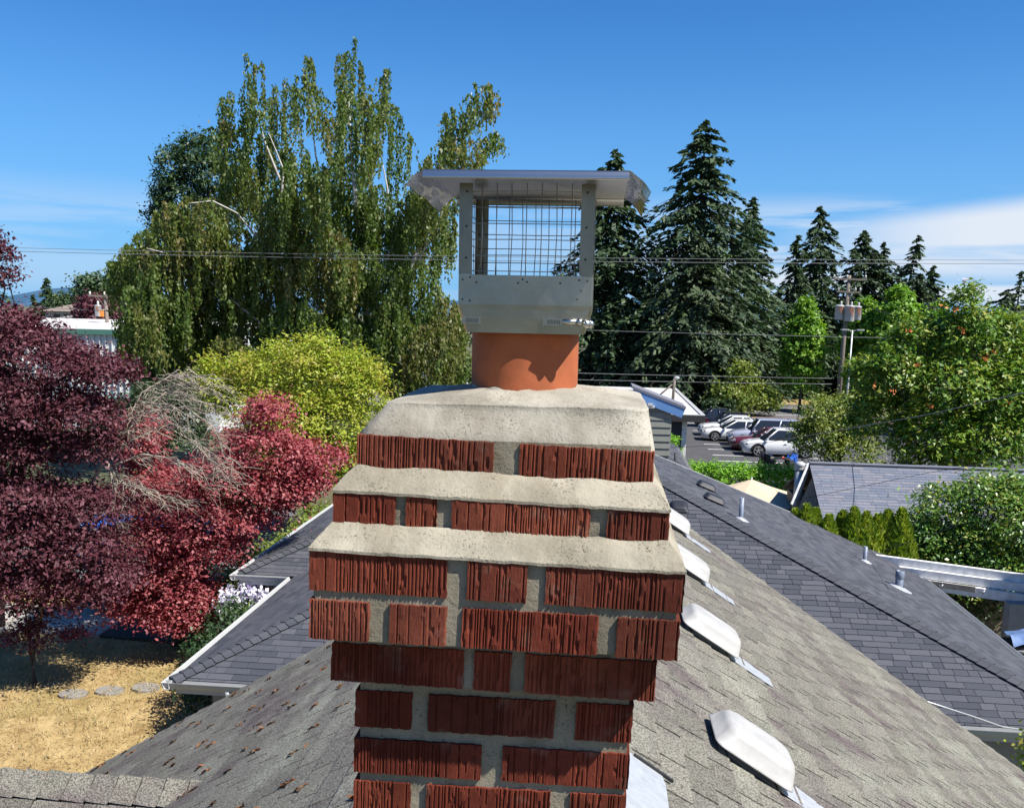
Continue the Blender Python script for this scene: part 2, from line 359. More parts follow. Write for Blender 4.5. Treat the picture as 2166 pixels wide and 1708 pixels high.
LM['far'] = leafmat('far_tree_leaf', [(.025, .055, .022), (.04, .08, .028), (.06, .105, .035), (.08, .12, .04)], .6, .2)
LM['grass'] = leafmat('dry_grass_blade', [(.34, .25, .12), (.44, .33, .17), (.50, .39, .22), (.22, .20, .08)], .8, .2, (1.1, 1, .7))
LM['fern'] = leafmat('fern_frond', [(.24, .22, .05), (.30, .20, .07), (.18, .20, .04)], .6, .3)
LM['moss'] = leafmat('dry_moss', [(.17, .075, .03), (.24, .11, .045), (.10, .06, .03)], .95, .0, (1, 1, 1))

# ------------------------------------------------------------------ foliage
def nrm(a): return a/np.maximum(np.linalg.norm(a, axis=1, keepdims=True), 1e-6)
def leaves(C, D, Nn, Ln, Wd, rnd, name='crown', fold=.0):
    n = len(C); D = nrm(D); S = nrm(np.cross(D, Nn)); Nn = np.cross(S, D)
    Ln = np.asarray(Ln).reshape(-1, 1)*np.ones((n, 1)); Wd = np.asarray(Wd).reshape(-1, 1)*np.ones((n, 1))
    V = np.empty((n, 4, 3)); V[:, 0] = C-D*Ln*.5; V[:, 2] = C+D*Ln*.5
    V[:, 1] = C+S*Wd*.5+Nn*Wd*fold-D*Ln*.06; V[:, 3] = C-S*Wd*.5+Nn*Wd*fold-D*Ln*.06
    me = bpy.data.meshes.new(name)
    me.vertices.add(4*n); me.vertices.foreach_set('co', V.reshape(-1))
    me.loops.add(4*n); me.loops.foreach_set('vertex_index', np.arange(4*n, dtype=np.int32))
    me.polygons.add(n); me.polygons.foreach_set('loop_start', np.arange(0, 4*n, 4, dtype=np.int32))
    try: me.polygons.foreach_set('loop_total', np.full(n, 4, dtype=np.int32))
    except Exception: pass
    a = me.attributes.new('rnd', 'FLOAT', 'FACE'); a.data.foreach_set('value', np.clip(rnd, 0, 1).astype(np.float32))
    me.update(calc_edges=True); me.validate(); return me
def blobpts(blobs, n, clump, sig, shell=.55):
    """leaf clusters spread through a union of ellipsoids: returns points, outward directions, cluster index"""
    w = np.array([b[6] if len(b) > 6 else (b[3]*b[4]*b[5])**(2/3) for b in blobs]); w = w/w.sum()
    k = max(3, n//clump); bi = rng.choice(len(blobs), k, p=w)
    B = np.array([b[:6] for b in blobs])[bi]
    d = nrm(rng.normal(size=(k, 3))); d[:, 2] = np.where(d[:, 2] < -.55, -d[:, 2], d[:, 2])
    r = (shell+(1-shell)*rng.random((k, 1)))*(.86+.28*rng.random((k, 1)))
    cc = B[:, :3]+d*B[:, 3:]*r
    ci = rng.integers(0, k, n)
    s = sig*(.6+.8*rng.random((k, 1)))[ci]
    P = cc[ci]+rng.normal(size=(n, 3))*s*np.array([1, 1, .7])
    return P, d[ci], ci, cc
def crown(blobs, n, size, aspect, clump=22, sig=.25, up=.7, shell=.55, fold=.12, rj=.35, jit=.9):
    P, d, ci, cc = blobpts(blobs, n, clump, sig, shell)
    k = len(cc); base = rng.random(k)[ci]
    rnd = base*(1-rj)+rng.random(n)*rj
    Nn = nrm(d*.6+np.array([0, 0, up])+rng.normal(size=(n, 3))*jit*.6)
    D = nrm(np.cross(Nn, rng.normal(size=(n, 3)))+np.array([0, 0, -.25]))
    L = size*(.5+.55*rng.random(n)+.5*rng.random(n)**4)
    return leaves(P, D, Nn, L, L*aspect*(.75+.5*rng.random(n)), rnd, fold=fold), cc
def limbs(mb, base, top, cc, n, r0, mat_i=0, seed=0):
    """trunk from base to top and limbs reaching for a choice of leaf clusters"""
    base, top = Vector(base), Vector(top); rr = random.Random(seed)
    pts = [base.lerp(top, k/6)+Vector((rr.uniform(-1, 1), rr.uniform(-1, 1), 0))*r0*(.8 if 0 < k < 6 else 0) for k in range(7)]
    mb.tube(pts, [r0*(1.25 if k == 0 else 1-.11*k) for k in range(7)], 8)
    for i in range(n):
        q = Vector(cc[rr.randrange(len(cc))]); s = base.lerp(top, rr.uniform(.45, 1)); r = r0*rr.uniform(.22, .45)
        m1 = s.lerp(q, .35)+Vector((0, 0, (q-s).length*.10)); m2 = s.lerp(q, .7)+Vector((rr.uniform(-.1, .1), rr.uniform(-.1, .1), .06))*(q-s).length
        mb.tube([s, m1, m2, q], [r, r*.75, r*.45, r*.15], 5)
def tree(name, label, cat, base, top, blobs, n, size, aspect, leaf, bark='bark', r0=.15, nl=14, group=None, **kw):
    root = empty(name, base, label, cat, group)
    me, cc = crown(blobs, n, size, aspect, **kw)
    link('crown', me, LM[leaf], root)
    mb = MB(); limbs(mb, base, top, cc, nl, r0, seed=len(label)); mb.build('trunk', M[bark], root)
    return root
def conifer(label, base, H, rad, n_br, leaf='conifer', lean=(0, 0), seed=1, group=None, droop=.35, bare=.08, sz=.55, top_r=.02, per=34, name='fir_tree'):
    rr = np.random.default_rng(seed); base = Vector(base)
    root = empty(name, base, label, 'tree', group)
    tp = base+Vector((lean[0], lean[1], H)); mb = MB()
    mb.tube([base.lerp(tp, k/5) for k in range(6)], [H*.016*(1-k/5)+.03 for k in range(6)], 7)
    P = []; D = []; rn = []
    for i in range(n_br):
        f = bare+(1-bare)*(1-(1-(i+.5)/n_br)**.8) if True else 0
        f = min(.995, f+rr.normal()*.008)
        prof = rad*((1-f)**.74)*(.42+.72*rr.random())*(1+.18*math.sin(f*23+seed*1.7))*(1.0 if f > .25 else .8+.8*f)+top_r*H*.4*(1-f)
        a = rr.random()*2*math.pi; dr = np.array([math.cos(a), math.sin(a), 0])
        s = np.array(base.lerp(tp, f)); L = max(.25, prof)
        rise = .42*(f-.35)
        if i % 3 == 0 and L > 1: mb.tube([Vector(s), Vector(s+dr*L*.5+np.array([0, 0, L*(rise*.5-.05)])), Vector(s+dr*L*.95+np.array([0, 0, L*(rise*.95-droop*.9)]))], [.05, .035, .012], 4)
        m = int(per*(.5+L/rad))
        tt = rr.random(m)**.6
        sidev = np.array([-dr[1], dr[0], 0]); spread = (1-tt)*.32*L+.10
        off = rr.normal(size=m)*spread*.6
        z = L*(tt*rise-droop*tt**2.2)-np.abs(off)*.25-rr.random(m)*.28*L*.4*tt
        pts = s+dr*(tt*L)[:, None]+sidev*off[:, None]+np.array([0, 0, 1])*z[:, None]
        P.append(pts)
        D.append(dr*.8+sidev*np.sign(off)[:, None]*.7+np.array([0, 0, -.45])+rr.normal(size=(m, 3))*.25)
        rn.append(np.full(m, rr.random())*.6+rr.random(m)*.4)
    P = np.concatenate(P); D = np.concatenate(D); rn = np.concatenate(rn); n = len(P)
    Nn = np.array([0, 0, 1.])+rr.normal(size=(n, 3))*.45
    Ls = sz*(.6+.8*rr.random(n))
    link('crown', leaves(P, D, Nn, Ls, Ls*.42, rn), LM[leaf], root)
    mb.build('trunk', M['dark_bark'], root); return root

# ------------------------------------------------------------------ shingles
def clip_poly(P, Q):
    """clip polygon P by convex counter-clockwise polygon Q"""
    out = P
    for i in range(len(Q)):
        a, b = Q[i], Q[(i+1) % len(Q)]; inp = out; out = []
        if not inp: return []
        side = lambda p: (b[0]-a[0])*(p[1]-a[1])-(b[1]-a[1])*(p[0]-a[0])
        for j in range(len(inp)):
            p, q = inp[j], inp[(j+1) % len(inp)]; sp, sq = side(p), side(q)
            if sp >= 0: out.append(p)
            if sp*sq < 0:
                k = sp/(sp-sq); out.append((p[0]+k*(q[0]-p[0]), p[1]+k*(q[1]-p[1])))
    return out
def area2(P): return sum(P[i][0]*P[(i+1) % len(P)][1]-P[(i+1) % len(P)][0]*P[i][1] for i in range(len(P)))/2
class Face:
    """roof plane: origin O, S along the courses, T down the slope"""
    def __init__(s, O, S, T, poly):
        s.O = Vector(O); s.S = Vector(S).normalized(); s.T = Vector(T).normalized(); s.N = s.S.cross(s.T)
        if s.N.z < 0: s.N = -s.N
        s.poly = poly if area2(poly) > 0 else poly[::-1]
    def p(s, a, b, h=0): return s.O+s.S*a+s.T*b+s.N*h
    def st(s, P): q = Vector(P)-s.O; return (q.dot(s.S), q.dot(s.T))
    def deck(s, mb, th=.06):
        n = len(s.poly); vs = [s.p(a, b, -.004) for a, b in s.poly]+[s.p(a, b, -th) for a, b in s.poly]
        fl = s.S.cross(s.T).dot(s.N) > 0
        fs = [tuple(range(n)), tuple(range(2*n-1, n-1, -1))]+[(i, i+n, (i+1) % n+n, (i+1) % n) for i in range(n)]
        if not fl: fs = [f[::-1] for f in fs]
        mb.add(vs, fs)
def tabs(face, expo, widths, gap, offs, seed, jz=.002, thick=.007):
    rr = random.Random(seed); out = []
    s0 = min(a for a, b in face.poly); s1 = max(a for a, b in face.poly); t0 = min(b for a, b in face.poly); t1 = max(b for a, b in face.poly)
    for k in range(int((t1-t0)/expo)+1):
        tt = t0+k*expo; s = s0-.4+offs(k, rr)
        while s < s1:
            w = widths(rr); P = clip_poly([(s+gap/2, tt), (s+w-gap/2, tt), (s+w-gap/2, tt+expo), (s+gap/2, tt+expo)], face.poly)
            if len(P) > 2 and area2(P) > .0006: out.append((face, P, tt, thick+rr.uniform(0, jz), rr.random(), expo))
            s += w
    return out
def tab_geo(tb):
    face, P, t0, th, rnd, expo = tb; n = len(P)
    top = [face.p(a, b, .001+th*(b-t0)/expo) for a, b in P]; bot = [face.p(a, b, -.003) for a, b in P]
    fs = [tuple(range(n))]+[(i, i+n, (i+1) % n+n, (i+1) % n) for i in range(n)]
    if face.S.cross(face.T).dot(face.N) < 0: fs = [f[::-1] for f in fs]
    return top+bot, fs
def lay(root, tbs, mat, nmax=290, name='shingle'):
    sc = []
    for i, tb in enumerate(tbs):
        face, P, t0, th, rnd, ex = tb
        pr = [project(face.p(a, b)) for a, b in P]
        if any(p is None for p in pr): sc.append((0, i)); continue
        cx = sum(p[0] for p in pr)/len(pr); cy = sum(p[1] for p in pr)/len(pr)
        hid = 740 < cx < 1345 and cy > 900
        ins = -30 < cx < 2196 and -30 < cy < 1738 and not hid
        sc.append((abs(area2([(p[0], p[1]) for p in pr])) if ins else 0, i))
    sc.sort(reverse=True); pick = {i for s_, i in sc[:nmax] if s_ > 0}
    mb = MB(); rv = []
    for i, tb in enumerate(tbs):
        vs, fs = tab_geo(tb)
        if i in pick:
            c = sum((Vector(v) for v in vs), Vector())/len(vs)
            me = bpy.data.meshes.new(name); me.from_pydata([Vector(v)-c for v in vs], [], fs); me.materials.append(mat)
            ob = bpy.data.objects.new(name, me); COL.objects.link(ob); ob.parent = root
            ob.location = (ORG[root] @ c)
        else: mb.add(vs, fs); rv += [tb[4]]*len(fs)
    if mb.f:
        me = mb.mesh('shingles', mat); a = me.attributes.new('rnd', 'FLOAT', 'FACE'); a.data.foreach_set('value', rv)
        tag(link('shingles', me, None, root), kind='stuff')
def caps(root, p, q, n1, n2, mat, piece=.143, w=.15, name='ridge_shingle', kmax=70, seed=3):
    """bent cap shingles along a ridge or hip from p (top) to q; n1, n2 unit vectors down each side"""
    p, q = Vector(p), Vector(q); d = (q-p).normalized(); L = (q-p).length; k = min(kmax, int(L/piece)); rr = random.Random(seed)
    base = None
    up = Vector((0, 0, 1))
    for i in range(k):
        mb = MB(); l = piece-(.012 if mat is M['old_shingle'] else .006); j = rr.uniform(-.003, .003)
        prof = [(n1, w), (n1, w*.35), (up, 0), (n2, w*.35), (n2, w)]
        def pr(s, h): return [d*s+nn*ww+up*(h-(.022*(1-ww/w)**0 if ww else 0)+(.0 if ww else -.010)) for nn, ww in prof]
        a = pr(0, .030+j); b2 = pr(l, .042+j); a2 = pr(0, .012); c2 = pr(l, .012)
        mb.loft([a2, a, b2, c2], 0, False, False)
        mb.f = [f for f in mb.f if True]
        me = mb.mesh(name, mat); ob = bpy.data.objects.new(name, me); COL.objects.link(ob); ob.parent = root
        ob.location = ORG[root] @ (p+d*(i*piece))

# ================================================================== THE SETTING
def sheet(name, pts, z, mat, kind='structure', th=None, parent=None):
    mb = MB(); n = len(pts)
    mb.add([(x, y, z) for x, y in pts], [tuple(range(n))])
    if th: mb.add([(x, y, z) for x, y in pts]+[(x, y, z-th) for x, y in pts], [(i, (i+1) % n, (i+1) % n+n, i+n) for i in range(n)])
    return tag(mb.build(name, mat, parent), kind=kind)
G = 14000
sheet('ground', [(-G, -G), (G, -G), (G, G), (-G, G)], -.02, M['ground'])
mb = MB()
mb.grid(lambda a, b: Vector((-40+45*a, -8+30*b, .0+.05*math.sin(9*a)*math.sin(7*b))), 24, 24)
tag(mb.build('lawn', M['lawn']), kind='structure')
sheet('driveway', [(-26, 21.6), (-12.0, 21.3), (-12.0, 23.2), (-26, 23.6)], .07, M['concrete'], th=.1)
sheet('shade_pad', [(-11.98, 21.3), (-7.0, 20.8), (-7.0, 25.1), (-11.98, 25.1)], .066, M['pad'], th=.1)  # dark sheet added where the drive lies in the maple's shade
sheet('street_left', [(-70, 25.2), (-10.5, 25.2), (-10.5, 37), (-70, 37)], .03, M['street'])
sheet('grass_verge', [(-30, 23.4), (-8, 23.3), (-8, 25.1), (-30, 25.1)], .05, M['lawn'])
sheet('parking_lot', [(-6, 44.5), (44, 44.5), (44, 79), (-6, 79)], .012, M['asphalt'])
sheet('street', [(-140, 81), (160, 81), (160, 93.5), (-140, 93.5)], .012, M['street'])
sheet('planting_strip', [(8.5, 79), (40, 79), (40, 81), (8.5, 81)], .10, M['soil'], th=.1)
sheet('dry_verge', [(-140, 94.2), (160, 94.2), (160, 101), (-140, 101)], .11, M['lawn'], th=.1)
sheet('kerb', [(-140, 93.5), (160, 93.5), (160, 94.2), (-140, 94.2)], .13, M['kerb'], th=.12)
sheet('far_parking_lot', [(-90, 101.5), (40, 101.5), (40, 150), (-90, 150)], .012, M['asphalt'])
for y in (85.6, 86.0): pass
mb = MB()
for x0, x1, y in ((-90, 120, 84.0), (-90, 120, 90.7)): mb.add([(x0, y, .020), (x1, y, .020), (x1, y+.16, .020), (x0, y+.16, .020)], [(0,1,2,3)])
for k in range(30): mb.add([(-60+6*k, 87.2, .020), (-57+6*k, 87.2, .020), (-57+6*k, 87.36, .020), (-60+6*k, 87.36, .020)], [(0,1,2,3)])
tag(mb.build('street_markings', M['line_white']), kind='structure')
mb = MB()
for k, y in enumerate((54.9, 57.3, 59.9, 62.3, 64.9, 67.5, 70.0, 72.6, 75.2)):
    mb.add([(7.0+.0*k, y, .020), (13.6, y, .020), (13.6, y+.15, .020), (7.0, y+.15, .020)], [(0,1,2,3)])
mb.add([(8.25, 75.34, .021), (8.45, 75.34, .021), (8.0, 78.3, .021), (7.8, 78.3, .021)], [(0,1,2,3)])
tag(mb.build('parking_markings', M['line_white']), kind='structure')
# lettering on the far pavement
cu = bpy.data.curves.new('exit_text', 'FONT'); cu.body = 'EXIT'; cu.size = 1.5; cu.align_x = 'CENTER'
to = bpy.data.objects.new('exit_text', cu); COL.objects.link(to)
dg = bpy.context.evaluated_depsgraph_get(); me = bpy.data.meshes.new_from_object(to.evaluated_get(dg)); bpy.data.objects.remove(to)
p = atZ(1356, 800, .03); me.transform(Matrix.Translation((p.x, p.y, .03)) @ Matrix.Scale(3.2, 4, (0, 1, 0)) @ Matrix.Scale(.8, 4, (1, 0, 0))); me.materials.append(M['line_white'])
tag(link('exit_marking', me), kind='structure')
# mountains on the skyline
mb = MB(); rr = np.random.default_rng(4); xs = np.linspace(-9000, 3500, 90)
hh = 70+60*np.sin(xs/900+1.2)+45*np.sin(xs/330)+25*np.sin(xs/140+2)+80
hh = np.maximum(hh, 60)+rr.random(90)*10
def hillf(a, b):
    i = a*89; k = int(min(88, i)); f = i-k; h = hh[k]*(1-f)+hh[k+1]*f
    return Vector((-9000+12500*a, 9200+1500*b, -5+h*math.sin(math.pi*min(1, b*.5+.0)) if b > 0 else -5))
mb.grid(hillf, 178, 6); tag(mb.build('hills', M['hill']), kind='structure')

# ================================================================== OWN HOUSE (weathered roof the photographer stands on)
XR, ZR = -.18, 6.5; sR, sL = .63, .60
house = empty('house', (XR, 1.5, 0), 'house under the worn grey shingle roof that carries the brick chimney', 'house')
cR = math.hypot(1, sR); cL = math.hypot(1, sL)
FR = Face((XR, 0, ZR), (0, 1, 0), (1/cR, 0, -sR/cR), [(-2.5, 0), (10.95, 0), (8.55, 6.2*cR), (-2.5, 6.2*cR)])
FL = Face((XR, 0, ZR), (0, 1, 0), (-1/cL, 0, -sL/cL), [(-2.5, 0), (7.28, 0), (7.28, 5.6*cL), (-2.5, 5.6*cL)])
zc = 5.25; Yc = 4.99
xj = XR-(ZR-zc)/sL
cC = math.hypot(1, .6)
FC = Face((-3, Yc, zc), (1, 0, 0), (0, -1/cC, -.6/cC), [(-4.5, 0), (3+xj-.02, 0), (3+xj+.7, 1.2), (3+xj+1.6, 2.8), (-4.5, 2.8)])
mb = MB(); [f.deck(mb, .10) for f in (FR, FL, FC)]
# far side of the cross gable
mb.add([(-7.5, Yc, zc-.004), (xj, Yc, zc-.004), (xj-1.9, Yc+1.9, zc-1.14), (-7.5, Yc+1.9, zc-1.14)], [(0, 1, 2, 3)])
roof = mb.build('roof', M['old_deck'], house)
mb = MB()
mb.box((-5.2, -2.2, 0), (5.4, 6.9, 2.9)); mb.box((-.4, 6.9, 0), (5.4, 8.4, 2.6))
mb.add([(XR, 7.25, 0), (XR, 10.9, 0), (XR, 10.9, ZR-.12), (XR, 7.25, ZR-.12)], [(0, 1, 2, 3)])
mb.add([(XR, 7.2, 2.9), (XR, 7.2, ZR-.12), (-5.4, 7.2, 3.3), (-5.4, 7.2, 2.9)], [(0, 1, 2, 3)])
mb.build('wall', M['wall_grey'], house)
half = lambda k, rr: (.1525 if k % 2 else 0)+rr.uniform(-.008, .008)
tb = tabs(FR, .143, lambda r: .305, .017, half, 1, jz=.003, thick=.009)
tb += tabs(FL, .143, lambda r: .305, .016, half, 2, jz=.004, thick=.007)
tb += tabs(FC, .143, lambda r: .305, .010, half, 3)
lay(roof, tb, M['old_shingle'], 290)
caps(roof, (xj+.25, Yc, zc+.005), (-7.5, Yc, zc+.005), Vector((0, 1, -.6)).normalized(), Vector((0, -1, -.6)).normalized(), M['old_shingle'], .145, .17, kmax=34)
caps(roof, (XR, 10.9, ZR+.004), (XR, -2.4, ZR+.004), Vector((1, 0, -sR)).normalized(), Vector((-1, 0, -sL)).normalized(), M['old_shingle'], .145, .16, kmax=95)
# dry moss lodged in the slots of the shaded slope
P = []; 
for i in range(620):
    k = rng.integers(2, 34); s = (int(rng.uniform(5, 46))+.5*(k % 2))*.1525*2-2.9; t_ = k*.143+rng.uniform(-.03, .03)
    if 1.9 < s < 7.2:
        q = FL.p(s+rng.normal()*.012, t_, .010)
        for j in range(5): P.append(tuple(q+FL.T*float(rng.normal()*.022)+FL.S*float(rng.normal()*.006)))
P = np.array(P); n = len(P); D = np.tile(np.array(FL.T), (n, 1))+rng.normal(size=(n, 3))*.4
tag(link('moss_tufts', leaves(P, D, np.tile(np.array(FL.N), (n, 1))+rng.normal(size=(n, 3))*.4, .030+.03*rng.random(n), .014+.012*rng.random(n), rng.random(n), fold=.4), LM['moss'], roof), kind='stuff')

# ================================================================== CHIMNEY
YS = 1.434; XC = -.152; YC = YS+.2245
chim = empty('brick_chimney', (XC, YC, 6.2), 'red ribbed brick chimney with stepped top and pale mortar slopes astride the roof ridge', 'chimney')
def brick_mesh(x0, x1, zl0, zr0, zl1, zr1, y, seed, amp=.0028, dep=.09):
    """ribbed face brick: bottom edge zl0..zr0, top edge zl1..zr1, front at y"""
    r = np.random.default_rng(seed); w = x1-x0; nx = max(12, int(w/.0019)); nz = 8
    prof = np.zeros(nx+1); i = 0; style = r.random(6)
    while i <= nx:
        st = style[min(5, int(6*i/nx))]
        if st > .62: run, gap_ = r.integers(4, 14), 1
        else: run, gap_ = r.integers(1, 4), (1 if r.random() < .8 else 2)
        prof[i:i+run] = r.uniform(0, .15); prof[i+run:i+run+gap_] = r.uniform(.65, 1.15); i += run+gap_
    H = np.tile(prof*amp, (nz+1, 1))
    for _ in range(int(w*170)):
        a = r.integers(1, nx); b = r.integers(0, nz+1); H[b:b+r.integers(1, 4), max(0, a-1):a+r.integers(0, 3)] = amp*r.choice([-.2, .1, 1.1])
    H += amp*.12*r.random(H.shape)
    mb = MB()
    def f(a, b):
        i = int(round(a*nx)); j = int(round(b*nz)); x = x0+w*a
        z0 = zl0+(zr0-zl0)*a; z1 = zl1+(zr1-zl1)*a
        e = (0 if 0 < j < nz else (.0006*math.sin(31*a+seed)+.0004*math.sin(83*a)))
        ex = 0 if 0 < i < nx else (r.random()-.5)*.002
        return Vector((x+ex, y+H[j, i]-.0005, z0+(z1-z0)*b+e))
    mb.grid(f, nx, nz, smooth=False)
    n0 = (nx+1)*(nz+1)
    ring = [i for i in range(nx+1)]+[(j+1)*(nx+1)-1 for j in range(1, nz+1)]+[nz*(nx+1)+i for i in range(nx-1, -1, -1)]+[j*(nx+1) for j in range(nz-1, 0, -1)]
    back = []
    for i in ring: v = Vector(mb.v[i]); back.append((v.x, y+dep, v.z))
    o = len(mb.v); mb.v += back; k = len(ring)
    for i in range(k):
        mb.f.append((ring[(i+1) % k], ring[i], o+i, o+(i+1) % k)); mb.mi.append(0); mb.sm.append(False)
    return mb.mesh('brick', M['brick'])
ROW = [ # y front, half width, top z (left, right), bottom z (left, right), brick edges along the photographed row at pixel v
 (YS-.012, .2285, (7.815, 7.803), (7.755, 7.744), [(757, 1043), (1098, 1388)], 965),
 (YS-.045, .2550, (7.732, 7.720), (7.672, 7.662), [(706, 835), (857, 923), (955, 1248), (1285, 1420)], 1090),
 (YS-.077, .2815, (7.647, 7.636), (7.583, 7.575), [(656, 945), (988, 1115), (1155, 1455)], 1225),
 (YS-.077, .2795, (7.568, 7.562), (7.506, 7.501), [(659, 780), (823, 943), (977, 1265), (1305, 1442)], 1330),
 (YS-.045, .2535, (7.489, 7.486), (7.427, 7.422), [(704, 980), (1002, 1080), (1110, 1395)], 1420),
 (YS, .2250, (7.394, 7.394), (7.331, 7.331), [(750, 870), (905, 1173), (1218, 1340)], 1515),
 (YS, .2250, (7.312, 7.312), (7.252, 7.252), [(748, 1017), (1062, 1332)], 1610),
 (YS, .2250, (7.236, 7.240), (7.176, 7.178), [(747, 867), (900, 1163), (1205, 1330)], 1690)]
seed = 10; core = MB()
def shx(z): return .027*(z-7.37)
def sidebricks(hw, y0, y1, z0, z1, k):
    """stretchers on the two flanks and the back of a course"""
    mbs = []
    for sx in (-1, 1):
        edges = [(y0+.095, y0+.095+.2), (y0+.22+.095, y1)] if k % 2 else [(y0+.095, (y0+y1)/2-.005), ((y0+y1)/2+.008, y1-.0)]
        for a, b_ in edges:
            x = XC+sx*hw; mbs.append(((min(x, x-sx*.09), a, z0), (max(x, x-sx*.09), b_-.095, z1)))
    for a, b_ in ((-hw, -.006), (.006, hw)): mbs.append(((XC+a, y1-.092, z0), (XC+b_, y1, z1)))
    for a, b_ in mbs:
        if b_[1]-a[1] > .02: MB().box(a, b_).build('brick', M['brick'], chim)
for k, (y, hw, zt, zb, edges, v) in enumerate(ROW):
    zf = lambda x, e: e[0]+(e[1]-e[0])*((x-(XC-hw))/(2*hw))
    for i, (a, b_) in enumerate(edges):
        sh_ = shx((zt[0]+zb[0])/2); xa = atY(a, v, y).x-sh_; xb = atY(b_, v, y).x-sh_; seed += 1
        if i == 0: xa = XC-hw
        if i == len(edges)-1: xb = XC+hw
        me = brick_mesh(xa, xb, zf(xa, zb), zf(xb, zb), zf(xa, zt), zf(xb, zt), y+.0006*((seed*7) % 5), seed)
        link('brick', me, None, chim)
    y1 = YC+(YC-y); sidebricks(hw-.002, y, y1, (zb[0]+zb[1])/2-.002, min(zt)-.001, k)
    rec = .0064 if k in (2, 3) else .0062
    lo = {0: min(zb)-.03, 1: min(zb)-.03, 2: (min(zb)+max(ROW[3][2]))/2, 3: min(zb)+.003, 4: min(zb)+.003}.get(k, min(zb)-.0085)
    hi = {0: max(zt)-.004, 1: max(zt)-.004, 2: max(zt)-.004, 3: (min(ROW[2][3])+max(zt))/2, 4: max(zt)+.016, 5: max(zt)+.034}.get(k, max(zt)+.0085)
    if k < 5: core.box((XC-hw+rec, y+rec, lo), (XC+hw-rec, y1-rec, hi))
# courses below the picture's edge
for k in range(8, 15):
    z1 = 7.236-.0765*(k-7); z0 = z1-.060; seed += 1
    es = [(-.225, -.010), (.012, .225)] if k % 2 == 0 else [(-.225, -.13), (-.108, .10), (.122, .225)]
    for a, b_ in es:
        seed += 1; link('brick', brick_mesh(XC+a, XC+b_, z0, z0, z1, z1, YS, seed), None, chim)
    sidebricks(.225, YS, YC+(YC-YS), z0, z1, k)
core.box((XC-.2185, YS+.0063, 6.1), (XC+.2175, YC+.2167, 7.434))
core.build('mortar_joints', M['mortar'], chim)
def hash2(a, b): return (math.sin(a*127.1+b*311.7)*43758.5453) % 1
def vn(x, y):
    i, j = math.floor(x), math.floor(y); fx, fy = x-i, y-j; fx = fx*fx*(3-2*fx); fy = fy*fy*(3-2*fy)
    return (hash2(i, j)*(1-fx)+hash2(i+1, j)*fx)*(1-fy)+(hash2(i, j+1)*(1-fx)+hash2(i+1, j+1)*fx)*fy
def wash(name, ro, ri, zo, zi, mat, wav=.006, bulge=.004, ins=.004, seed=0, nu=64, nv=8):
    """sloped mortar bed round the chimney from the outer arris of one course up to the face of the next"""
    yo, ho = ro; yi, hi = ri; mb = MB()
    def zz(x, e, h): return e[0]+(e[1]-e[0])*((x-(XC-h))/(2*h))
    o = [(XC-ho, yo), (XC+ho, yo), (XC+ho, 2*YC-yo), (XC-ho, 2*YC-yo)]; i_ = [(XC-hi, yi), (XC+hi, yi), (XC+hi, 2*YC-yi), (XC-hi, 2*YC-yi)]
    for s in range(4):
        A, B, Ci, Di = o[s], o[(s+1) % 4], i_[s], i_[(s+1) % 4]
        def f(a, b):
            ox, oy = A[0]+(B[0]-A[0])*a, A[1]+(B[1]-A[1])*a; ix, iy = Ci[0]+(Di[0]-Ci[0])*a, Ci[1]+(Di[1]-Ci[1])*a
            x, y = ox+(ix-ox)*b, oy+(iy-oy)*b
            z = zz(x, zo, ho)*(1-b)+zz(x, zi, hi)*b
            z += math.sin(math.pi*b)*bulge+(vn(a*9+seed+s*3, b*2)-.5)*wav*min(1, b*2)+(vn(a*40+seed, b*7+s)-.5)*.0022
            return Vector((x, y, z))
        mb.grid(f, nu if s == 0 else nu//2, nv)
        # thin lip at the outer edge
        mb.grid(lambda a, b: f(a, 0)+Vector((0, 0, -.0045*b)), nu if s == 0 else nu//2, 1)
    return mb.build(name, mat, chim)
wash('mortar_slope', (ROW[2][0]-.0012, .2825), (ROW[1][0]+.0015, .2545), (7.649, 7.638), (7.683, 7.674), M['wash'], .0045, .0006, seed=2)
wash('mortar_slope', (ROW[1][0]-.0012, .2560), (ROW[0][0]+.0015, .2280), (7.734, 7.722), (7.767, 7.757), M['wash'], .0045, .0006, seed=9)
